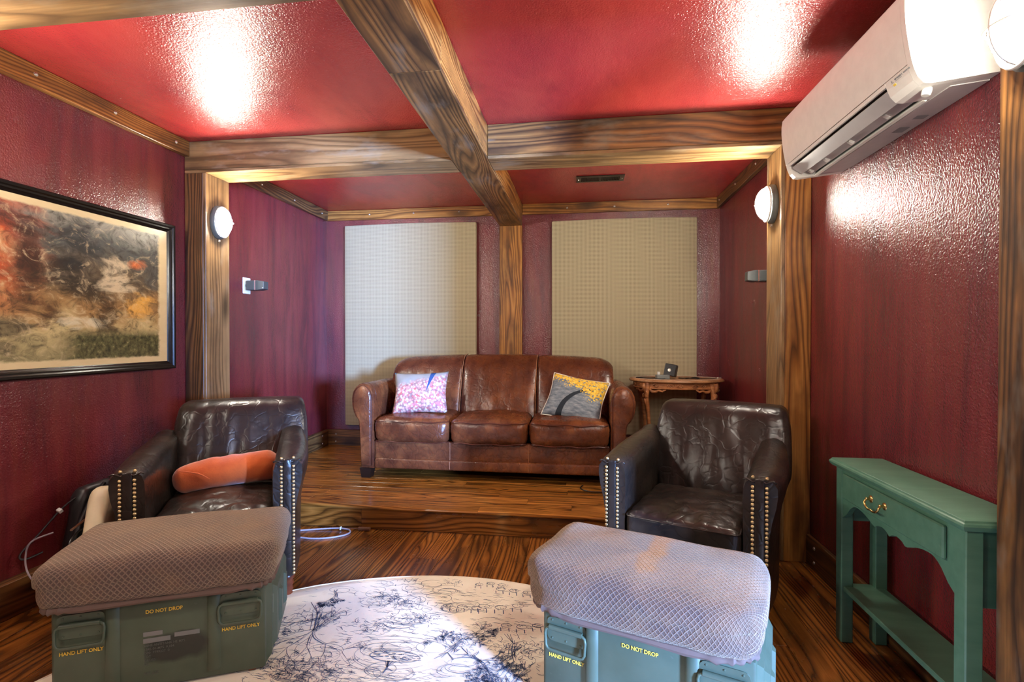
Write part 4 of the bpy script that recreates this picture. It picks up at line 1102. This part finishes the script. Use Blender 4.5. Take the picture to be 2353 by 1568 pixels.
bm_tube(bm, smooth_path([(-.013, -.040, .006), (-.020, -.042, -.004), (-.022, -.033, -.016), (-.022, -.015, -.022), (-.023, 0, -.020), (-.022, .015, -.022), (-.022, .033, -.016), (-.020, .042, -.004), (-.013, .040, .006)], 4), .0038, 8)
mesh_obj('pull_handle', bm, M['brass'], dr, True, loc=hc, angle=50)
G('shelf', lx0+.008, lx1-.006, ga+.030, gb-.030, .205, .224, .003)

# ================================================================ carved oval table with devices
TX, TY, TZ = .79, 4.352, .868-ZS
ot = thing('carved_table', (TX, TY, ZS), 0, 'oval carved walnut side table between the sofa and the right alcove wall', 'side table')
A_, B_ = .382, .262
bm = bmesh.new(); bm_lathe(bm, [(.93, TZ-.026), (.975, TZ-.024), (1.0, TZ-.017), (.995, TZ-.011), (.985, TZ-.006), (.96, TZ-.0005), (.90, TZ)], 56, A_, B_)
mesh_obj('top', bm, M['tabletop'], ot, True, angle=30)
bm = bmesh.new(); bm_lathe(bm, [(.885, TZ-.078), (.905, TZ-.074), (.905, TZ-.068), (.885, TZ-.064), (.885, TZ-.034), (.91, TZ-.030), (.915, TZ-.0265)], 56, A_, B_)
mesh_obj('apron', bm, M['carved'], ot, True, angle=30)
# inlay ticks round the rim
bm = bmesh.new()
for k in range(40):
    a = 2*PI*k/40; c, s_ = math.cos(a), math.sin(a)
    tt = bmesh.new(); bm_box(tt, -.010, .010, -.0012, .0012, 0, .0006); merge(bm, tt, Matrix.Translation((A_*.90*c, B_*.90*s_, TZ-.0002)) @ Matrix.Rotation(math.atan2(s_/B_, c/A_), 4, 'Z'))
bm_tube(bm, [(A_*.865*math.cos(a), B_*.865*math.sin(a), TZ) for a in [2*PI*i/56 for i in range(56)]], .0012, 4, True)
mesh_obj('inlay', bm, M['trimw'] if 'trimw' in M else M['piping'], ot)
# acanthus scrolls round the apron
bm = bmesh.new(); nsc = 22
for k in range(nsc):
    a = 2*PI*(k+.5)/nsc; fl = 1 if k % 2 else -1
    pts = []; rs = []
    for i in range(15):
        u = i/14; ang = u*1.6*2*PI*.8; rr = .020*(1-u*.78)
        da = fl*(rr*math.cos(ang)+.010*(1-u))/(.5*(A_+B_)); zz = rr*math.sin(ang)*.85
        aa = a+da; pts.append((A_*.897*math.cos(aa), B_*.897*math.sin(aa), TZ-.050+zz)); rs.append(.0052*(1-.5*u))
    bm_tube(bm, pts, [r_*1.3 for r_ in rs], 5)
    pts = [(A_*.897*math.cos(a+fl*d), B_*.897*math.sin(a+fl*d), TZ-.050+z) for d, z in ((.05, -.016), (.09, -.006), (.13, .012))]
    bm_tube(bm, pts, [.001, .0055, .001], 5)
mesh_obj('scroll_carving', bm, M['carved'], ot, True)
# cabriole legs with scrolled knees, fret brackets, stretchers
foot_pts = []
for k, (a) in enumerate((-2.42, -.72, .72, 2.42)):
    c, s_ = math.cos(a), math.sin(a); R = Vector((A_*.86*c, B_*.86*s_, 0)); dirv = Vector((A_*c, B_*s_, 0)).normalized()
    P = lambda d, z: R+dirv*d+Vector((0, 0, z))
    path = smooth_path([P(.0, TZ-.03), P(.012, TZ-.10), P(.016, TZ-.15), P(.002, TZ-.24), P(-.014, TZ-.40), P(-.014, TZ-.56), P(.004, .03), P(.016, .002)], 5)
    n_ = len(path); rad = [.026-.012*min(1, i/(n_*.55))+(.004 if i > n_-5 else 0) for i in range(n_)]
    bm = bmesh.new(); bm_tube(bm, path, rad, 8)
    leg = mesh_obj('leg', bm, M['carved'], ot, True, angle=60)
    bm = bmesh.new(); tang = Vector((-dirv.y, dirv.x, 0))
    for sd in (-1, 1):
        pts = []; rs = []
        for i in range(18):
            u = i/17; ang = PI/2+u*2*PI*1.35; rr = .027*(1-u*.8); q = P(.030+rr*math.cos(ang)*.6, TZ-.128+rr*math.sin(ang))
            pts.append(q+tang*sd*.014); rs.append(.0065*(1-.4*u))
        bm_tube(bm, pts, rs, 6)
    bm_tube(bm, [P(.034, TZ-.032), P(.040, TZ-.055), P(.036, TZ-.085), P(.030, TZ-.105)], [.014, .017, .013, .008], 8)
    bm_tube(bm, [P(.032, TZ-.155), P(.022, TZ-.20), P(.006, TZ-.26)], [.010, .008, .002], 6)
    mesh_obj('knee_scroll', bm, M['carved'], leg, True)
    bm = bmesh.new()
    for sd in (-1, 1):
        b0 = a+sd*.12; Q = lambda d, z: (A_*.885*math.cos(a+sd*d), B_*.885*math.sin(a+sd*d), TZ-z)
        bm_tube(bm, [Q(.08, .080), Q(.16, .098), Q(.26, .098), Q(.32, .086), Q(.42, .094), Q(.50, .080)], [.012, .013, .011, .008, .009, .004], 6)
    mesh_obj('fret_bracket', bm, M['carved'], leg, True)
    foot_pts.append(P(-.012, .14))
for i, j in ((0, 2), (1, 3)):
    bm = bmesh.new(); a, b = foot_pts[i], foot_pts[j]; bm_tube(bm, [a, (a+b)/2+Vector((0, 0, .012 if i else -.0)), b], .010, 8); mesh_obj('stretcher', bm, M['carved'], ot, True)
TT = ZS+TZ+.0006
e = thing('power_box', (.660, 4.215, TT), .12, 'flat gray power adapter lying on the carved table', 'adapter')
bm = bmesh.new(); bm_box(bm, -.052, .052, -.030, .030, 0, .034, .004); mesh_obj('case', bm, M['grayplastic'], e)
bm = bmesh.new(); bm_box(bm, -.0105, .0105, -.009, .009, 0, .024, .003); mesh_obj('plug', bm, M['white'], e, loc=(-.028, .012, .0345))
e = thing('black_cube_device', (.740, 4.300, TT), -.35, 'small black cube device with a silver emblem tilted on the carved table', 'device')
q = bpy.data.objects.new('x', None); bpy.data.objects.remove(q)
bm = bmesh.new(); bm_box(bm, -.046, .046, -.046, .046, -.05, .05, .006, 2); cb = mesh_obj('case', bm, M['black'], e, loc=(0, 0, .066), rot=(-.12, .16, 0))
bm = bmesh.new(); bm_lathe(bm, [(.013, 0), (.012, .0015), (.001, .002)], 16); mesh_obj('emblem', bm, M['bolt'], cb, loc=(-.004, -.0462, -.002), rot=(PI/2, 0, 0))
for k in range(5): box('rib', .0455, .0475, -.04, .04, -.036+k*.017, -.030+k*.017, M['spk'], cb)
e = tag(tube('power_cable', [(.69, 4.205, TT+.004), (.64, 4.165, TT+.004), (.56, 4.21, TT+.004), (.475, 4.28, TT+.004), (.462, 4.31, TT+.004), (.50, 4.345, TT+.004), (.60, 4.33, TT+.004), (.70, 4.255, TT+.004)], .0034, M['wire'], None, 6, sub=6), 'thin black cable looped on the left of the carved table', 'cable')
e = tag(tube('power_cable', [(.80, 4.29, TT+.004), (.83, 4.255, TT+.005), (.86, 4.22, TT+.010), (.89, 4.245, TT+.006), (.93, 4.215, TT+.005), (.96, 4.26, TT+.006), (.92, 4.275, TT+.010), (.88, 4.235, TT+.008), (.84, 4.215, TT+.005)], .0042, M['wire'], None, 6, sub=6), 'tangled black cable beside the cube device on the carved table', 'cable')
e = thing('cable_with_silver_plug', (1.0, 4.29, TT), 0, 'thin cable with a silver plug near the right edge of the carved table', 'cable')
tube('cord', [(-.05, -.01, .004), (.0, .0, .004), (.05, .005, .004), (.10, .004, .004)], .003, M['wire'], e, 6, sub=4)
tube('plug', [(.10, .004, .006), (.135, .002, .006)], .0055, M['bolt'], e, 8)

# ================================================================ cables on the floor
e = thing('extension_cord', (-1.45, 2.92, 0), 0, 'gray extension cord looped on the floor below the step', 'cord')
c0 = Vector((-1.45, 2.92, 0))
R_ = lambda L: [Vector(p)-c0 for p in L]
tube('cord', R_([(-1.93, 2.86, .005), (-1.80, 2.90, .005), (-1.722, 2.925, .005), (-1.63, 2.955, .006), (-1.52, 2.975, .010), (-1.47, 2.972, .012), (-1.425, 2.962, .010), (-1.405, 2.93, .006), (-1.425, 2.885, .005), (-1.50, 2.835, .005), (-1.59, 2.815, .005), (-1.68, 2.82, .005), (-1.80, 2.80, .005)]), .0052, M['graywire'], e, 8, sub=5)
tube('cord_lead', R_([(-1.47, 2.972, .012), (-1.43, 2.978, .012), (-1.36, 2.982, .014)]), .004, M['brownplug'], e, 8, sub=3)
bm = bmesh.new(); bm_box(bm, -.040, .040, -.011, .011, 0, .020, .004); mesh_obj('socket', bm, M['brownplug'], e, loc=Vector((-1.335, 2.984, .003))-c0, rot=(0, 0, .05))
bm = bmesh.new(); bm_box(bm, -.004, .004, -.009, .009, 0, .018, .002); mesh_obj('tie', bm, M['sticker'], e, loc=Vector((-1.485, 2.972, .004))-c0)
e = tag(tube('power_cable', [(.02, 3.62, ZS+.004), (.0, 3.56, ZS+.004), (.03, 3.50, ZS+.004), (.10, 3.475, ZS+.004), (.20, 3.49, ZS+.004)], .0035, M['wire'], None, 6, sub=5), 'thin black cord on the platform under the right end of the sofa', 'cable')

# ================================================================ bags behind the left armchair
e = thing('cream_handbag', (-2.136, 1.968, 0), math.radians(118), 'cream leather bag with dark piping squeezed behind the left armchair', 'bag')
def fbag(p):
    q = p.copy(); t_ = (p.z+.16)/.32
    q.y *= 1-.45*t_; q.z -= .27*max(0, t_)*max(0, (.05-p.x)/.18); q += Vector((.004*fbm(p, 9, 1), .010*fbm(p, 8, 2), 0)); return q
mesh_obj('body', puff(.26, .13, .34, .045, (12, 6, 10), 4, fbag), M['cream'], e, True, loc=(0, 0, .352))
tube('piping', [(-.130, .035, .27), (-.09, .062, .33), (0, .064, .35), (.09, .062, .34), (.130, .035, .33)], .004, M['wire'], e, 6, sub=4)
tube('strap', [(-.125, .040, .40), (-.05, .058, .385), (.06, .058, .385), (.125, .040, .39)], .005, M['brownplug'], e, 6, sub=4)
bm = bmesh.new(); bm_loft(bm, [[(-.016, 0, 0), (.016, 0, 0), (.004, 0, -.026), (-.004, 0, -.026)], [(-.012, -.008, -.002), (.012, -.008, -.002), (.003, -.008, -.022), (-.003, -.008, -.022)]]); mesh_obj('clasp', bm, M['brass'], e, loc=(-.02, .068, .30), rot=(0, 0, PI))
box('base', -.12, .12, -.06, .06, .0005, .215, M['darkfoot'], e, .02, 2, True)
e = thing('black_gear_bag', (-2.347, 2.16, 0), math.radians(92), 'black bag with padded straps against the left wall behind the armchair', 'bag')
def fb2(p):
    q = p.copy(); t_ = (p.z+.21)/.42; q.y *= 1-.35*t_; q.x *= 1-.30*t_*t_; q += Vector((.012*fbm(p, 8, 5), .012*fbm(p, 9, 6), .01*fbm(p, 7, 4))); return q
mesh_obj('body', puff(.30, .13, .50, .06, (12, 6, 12), 4, fb2), M['black'], e, True, loc=(0, 0, .252))
M['padgray'] = plain('padded_strap', srgb(70, 76, 76), 0.6)
tube('strap', [(-.14, -.075, .20), (-.10, -.085, .32), (-.03, -.08, .42), (.06, -.06, .47)], [.012, .022, .022, .012], M['padgray'], e, 8, sub=5)
tube('strap', [(-.17, -.03, .12), (-.16, -.055, .28), (-.09, -.06, .42), (.0, -.05, .50)], [.008, .014, .014, .008], M['wire'], e, 8, sub=5)
e = thing('cable_loop', (-2.30, 1.90, 0), 0, 'black cable hanging in loops beside the left wall behind the armchair', 'cable')
tube('cord', [(.02, .30, .49), (-.03, .20, .47), (-.055, .12, .43), (-.085, .03, .33), (-.10, -.03, .27), (-.085, -.03, .245), (-.05, .02, .26)], .0042, M['wire'], e, 6, sub=6)
tube('cord', [(-.02, .04, .34), (-.06, -.02, .32), (-.07, -.035, .26), (-.04, -.05, .20), (.03, -.06, .14), (.06, -.02, .02)], .0036, M['graywire'], e, 6, sub=6)
bm = bmesh.new(); bm_box(bm, -.010, .010, -.008, .008, -.010, .010, .002); mesh_obj('connector', bm, M['sticker'], e, loc=(-.058, .10, .415), rot=(.6, .3, 0))

# ================================================================ round toile rug
RX, RY, RR = -.575, 1.09, 1.372
rug = thing('round_rug', (RX, RY, 0), 0, 'round cream rug printed with blue toile drawings between the footstools', 'rug')
bm = bmesh.new(); N = 120; rings = []
def wobr(a): return 1+.006*mnoise.noise(Vector((math.cos(a)*3, math.sin(a)*3, 0)))+.003*mnoise.noise(Vector((math.cos(a)*11, math.sin(a)*11, 4)))
for f_, z in ((1.0, .0004), (1.001, .004), (.996, .0066), (.97, .0064), (.5, .0064), (.02, .0064)):
    rings.append([bm.verts.new((RR*f_*wobr(2*PI*i/N)*math.cos(2*PI*i/N), RR*f_*wobr(2*PI*i/N)*math.sin(2*PI*i/N), z+(.0015*mnoise.noise(Vector((i*.4, f_*5, 0))) if f_ > .9 and z > .005 else 0))) for i in range(N)])
for A, B in zip(rings, rings[1:]):
    for i in range(N): bm.faces.new((A[i], A[(i+1) % N], B[(i+1) % N], B[i]))
bm.faces.new(rings[-1]); mesh_obj('cloth', bm, M['rug'], rug, True, angle=60)
tube('hem', [(RR*.9975*wobr(a)*math.cos(a), RR*.9975*wobr(a)*math.sin(a), .0058) for a in [2*PI*i/N for i in range(N)]], .004, M['rug'], rug, 6, True)
# ink strokes: thin flat ribbons
verts, faces = [], []
rs = random.Random(5)
def stroke(pts, w):
    n_ = len(pts); b = len(verts)
    for i, (x, y) in enumerate(pts):
        x0, y0 = pts[max(i-1, 0)]; x1, y1 = pts[min(i+1, n_-1)]
        dx, dy = x1-x0, y1-y0; l = math.hypot(dx, dy) or 1; ww = max(.0013, w*.62)*(.35+.65*math.sin(PI*(i+.5)/n_))/2
        nx, ny = -dy/l*ww, dx/l*ww
        if math.hypot(x, y) > RR*.985: return
        verts.append((x+nx, y+ny, .0078)); verts.append((x-nx, y-ny, .0078))
    for i in range(n_-1): faces.append((b+2*i, b+2*i+1, b+2*i+3, b+2*i+2))
def arc(cx, cy, rx, ry, a0, a1, w, n_=14, sp=0.0):
    stroke([(cx+(rx+sp*i)*math.cos(a0+(a1-a0)*i/n_), cy+(ry+sp*i)*math.sin(a0+(a1-a0)*i/n_)) for i in range(n_+1)], w)
def scrib(cx, cy, r, k, w):
    for _ in range(int(k*.62)):
        x, y = cx+rs.gauss(0, r), cy+rs.gauss(0, r*.6); a = rs.uniform(0, 6.28); L = rs.uniform(.3, .9)*r*.7; cv = rs.uniform(-1.4, 1.4)
        stroke([(x+L*t_*math.cos(a+cv*t_), y+L*t_*math.sin(a+cv*t_)) for t_ in (0, .25, .5, .75, 1)], w*rs.uniform(.6, 1.3))
def branch(x, y, a, L, w, dep):
    pts = [(x, y)]; cv = rs.uniform(-.5, .5)
    for i in range(6):
        a += cv/6+rs.uniform(-.15, .15); x += math.cos(a)*L/6; y += math.sin(a)*L/6; pts.append((x, y))
    stroke(pts, w)
    if dep > 2: stroke([(p[0]+w*1.2, p[1]+w*.8) for p in pts], w*.5)
    if dep == 0:
        for i in range(1, 7, 2):
            for sd in (-1, 1):
                aa = a+sd*rs.uniform(.6, 1.2); l = L*.24
                stroke([pts[i], (pts[i][0]+l*.5*math.cos(aa), pts[i][1]+l*.5*math.sin(aa)), (pts[i][0]+l*math.cos(aa+.3*sd), pts[i][1]+l*math.sin(aa+.3*sd))], .0019)
        return
    for _ in range(rs.choice((2, 3, 3))): branch(x, y, a+rs.uniform(-.85, .85), L*rs.uniform(.62, .82), w*.66, dep-1)
    if rs.random() < .8: i = rs.randint(2, 4); branch(pts[i][0], pts[i][1], a+rs.choice((-1, 1))*rs.uniform(.5, 1.1), L*.6, w*.6, dep-1)
def tree(x, y, s_, a):
    branch(x, y, a, .11*s_, .0065*s_, 4)
    for d in (-.018, .016, .03): stroke([(x+d*s_, y), (x+d*s_*.6+.03*s_*math.cos(a), y+.03*s_*math.sin(a)), (x+.10*s_*math.cos(a)+d*.3*s_, y+.10*s_*math.sin(a))], .004)
    for k in range(5): stroke([(x, y), (x-.06*s_*math.cos(a+rs.uniform(-1.2, 1.2)), y-.06*s_*math.sin(a+rs.uniform(-1.2, 1.2)))], .004)
def cloud(x, y, s_):
    for k in range(16):
        a = rs.uniform(0, 6.28); rx = s_*rs.uniform(.05, .10); cx_, cy_ = x+s_*.2*math.cos(a), y+s_*.09*math.sin(a)
        a0 = rs.uniform(0, 6.28); arc(cx_, cy_, rx, rx*.62, a0, a0+rs.uniform(2.5, 5.5), .0026, 12, -.002*s_)
def island(x, y, s_):
    for k in range(14):
        a0 = rs.uniform(0, 6.28); arc(x+rs.gauss(0, .012)*s_, y+rs.gauss(0, .006)*s_, s_*(.095+.0085*k), s_*(.034+.0055*k), a0, a0+rs.uniform(.8, 2.6), .0022, 16)
    for k in range(60): xx = x+rs.uniform(-.08, .08)*s_; yy = y+rs.uniform(-.016, .022)*s_; stroke([(xx, yy), (xx+.012*s_, yy+rs.uniform(-.002, .002))], .004*s_)
    arc(x, y, .085*s_, .028*s_, 0, 6.3, .005*s_, 24); stroke([(x-.01*s_, y-.024*s_), (x-.004*s_, y-.060*s_), (x-.008*s_, y-.085*s_)], .010*s_)
    for k in range(7): stroke([(x+rs.uniform(-.03, .02)*s_, y-.024*s_), (x-.006*s_, y-.055*s_)], .0035*s_)
def motif(x, y, s_):
    for k in range(3):
        xx, yy = x+(k-1)*.05*s_, y+rs.uniform(-.012, .012)*s_
        arc(xx, yy, .017*s_, .011*s_, 0, 6.3, .0042, 12); scrib(xx, yy, .014*s_, 16, .0034)
        stroke([(xx-.016*s_, yy-.014*s_), (xx-.012*s_, yy-.034*s_)], .005*s_); stroke([(xx+.01*s_, yy-.014*s_), (xx+.014*s_, yy-.034*s_)], .005*s_)
def boat(x, y, s_):
    for d in (0, .006, .012): stroke([(x-.07*s_, y+d*s_), (x-.03*s_, y-.014*s_+d*s_), (x+.03*s_, y-.014*s_+d*s_), (x+.07*s_, y+.004*s_+d*s_)], .0032)
    arc(x-.01*s_, y-.004*s_, .055*s_, .03*s_, 3.3, 6.1, .004*s_)
    for k in range(8): stroke([(x-.05*s_+.014*k*s_, y+.016*s_), (x-.046*s_+.014*k*s_, y+.03*s_)], .0035)
    scrib(x+.05*s_, y+.03*s_, .03*s_, 40, .0034); scrib(x-.02*s_, y+.03*s_, .04*s_, 40, .003)
def waves(x, y, wx, wy, k):
    for _ in range(k):
        xx, yy = x+rs.uniform(-wx, wx), y+rs.uniform(-wy, wy); L = rs.uniform(.012, .045)
        stroke([(xx, yy), (xx+L*.35, yy+.0022), (xx+L*.7, yy-.0018), (xx+L, yy+.001)], rs.uniform(.0018, .0034))
w2l = lambda x, y: (x-RX, y-RY)
for gx in (-1.0, -.5, 0, .5):      # repeats of the print across the rug
    for gy in (-2, -1, 0): 
        ox, oy = gx*1.25+(.3 if gy % 2 else 0), gy*.78
        waves(ox, oy+.9, .6, .36, 110)
TL = [('tree', -1.13, 2.05, 1.35, 1.25), ('tree', -1.06, 2.03, 1.2, 1.75), ('tree', -1.10, 2.02, .9, 2.4), ('scrib', -1.11, 2.01, .075, 190), ('tree', -1.14, 2.23, .45, 1.0), ('cloud', -.93, 2.27, 1.0), ('cloud', -.80, 2.30, .9), ('cloud', -.66, 2.22, .8),
      ('scrib', -.86, 2.21, .055, 190), ('scrib', -.78, 2.19, .05, 110), ('boat', -.74, 2.03, 1.25), ('scrib', -.82, 1.985, .05, 130), ('scrib', -.67, 2.07, .035, 90),
      ('island', -.69, 1.81, 1.15), ('cloud', -.60, 1.80, .9), ('cloud', -.80, 1.79, .9), ('tree', -.50, 1.86, .8, -1.2), ('scrib', -.47, 1.95, .05, 180), ('tree', -.42, 1.86, .75, .6),
      ('motif', -.43, 2.40, 1.1), ('motif', -.31, 2.36, 1.3), ('motif', -.52, 2.18, 1.3), ('motif', -.35, 2.22, 1.5), ('motif', -.24, 2.08, 1.3), ('scrib', -.62, 2.40, .03, 60), ('scrib', -.84, 2.40, .03, 60), ('tree', -.26, 1.95, 1.0, 1.6), ('scrib', -.24, 1.91, .06, 220), ('tree', -.20, 1.80, .8, 2.0),
      ('boat', -1.02, 1.64, .9), ('scrib', -.95, 1.66, .07, 200), ('tree', -.85, 1.62, .7, 1.5), ('waves2', -.85, 1.68, .35, .06), ('waves2', -.6, 2.12, .4, .22)]
for m_ in TL:
    x, y = w2l(m_[1], m_[2])
    if m_[0] == 'tree': tree(x, y, m_[3], -m_[4])
    elif m_[0] == 'cloud': cloud(x, y, m_[3])
    elif m_[0] == 'boat': boat(x, y, m_[3])
    elif m_[0] == 'island': island(x, y, m_[3])
    elif m_[0] == 'motif': motif(x, y, m_[3])
    elif m_[0] == 'scrib': scrib(x, y, m_[3], m_[4], .003)
    else: waves(x, y, m_[3], m_[4], 260)
for k in range(9):
    x, y = rs.uniform(-1.0, 1.0), rs.uniform(-1.1, .35); (tree(x, y, .8, -1.7), island(x+.2, y-.2, 1.0), cloud(x-.25, y+.15, .9))[0]
me = bpy.data.meshes.new('printed_drawing'); me.from_pydata(verts, [], faces); me.materials.append(M['rugink'])
o = bpy.data.objects.new('printed_drawing', me); link(o, rug)
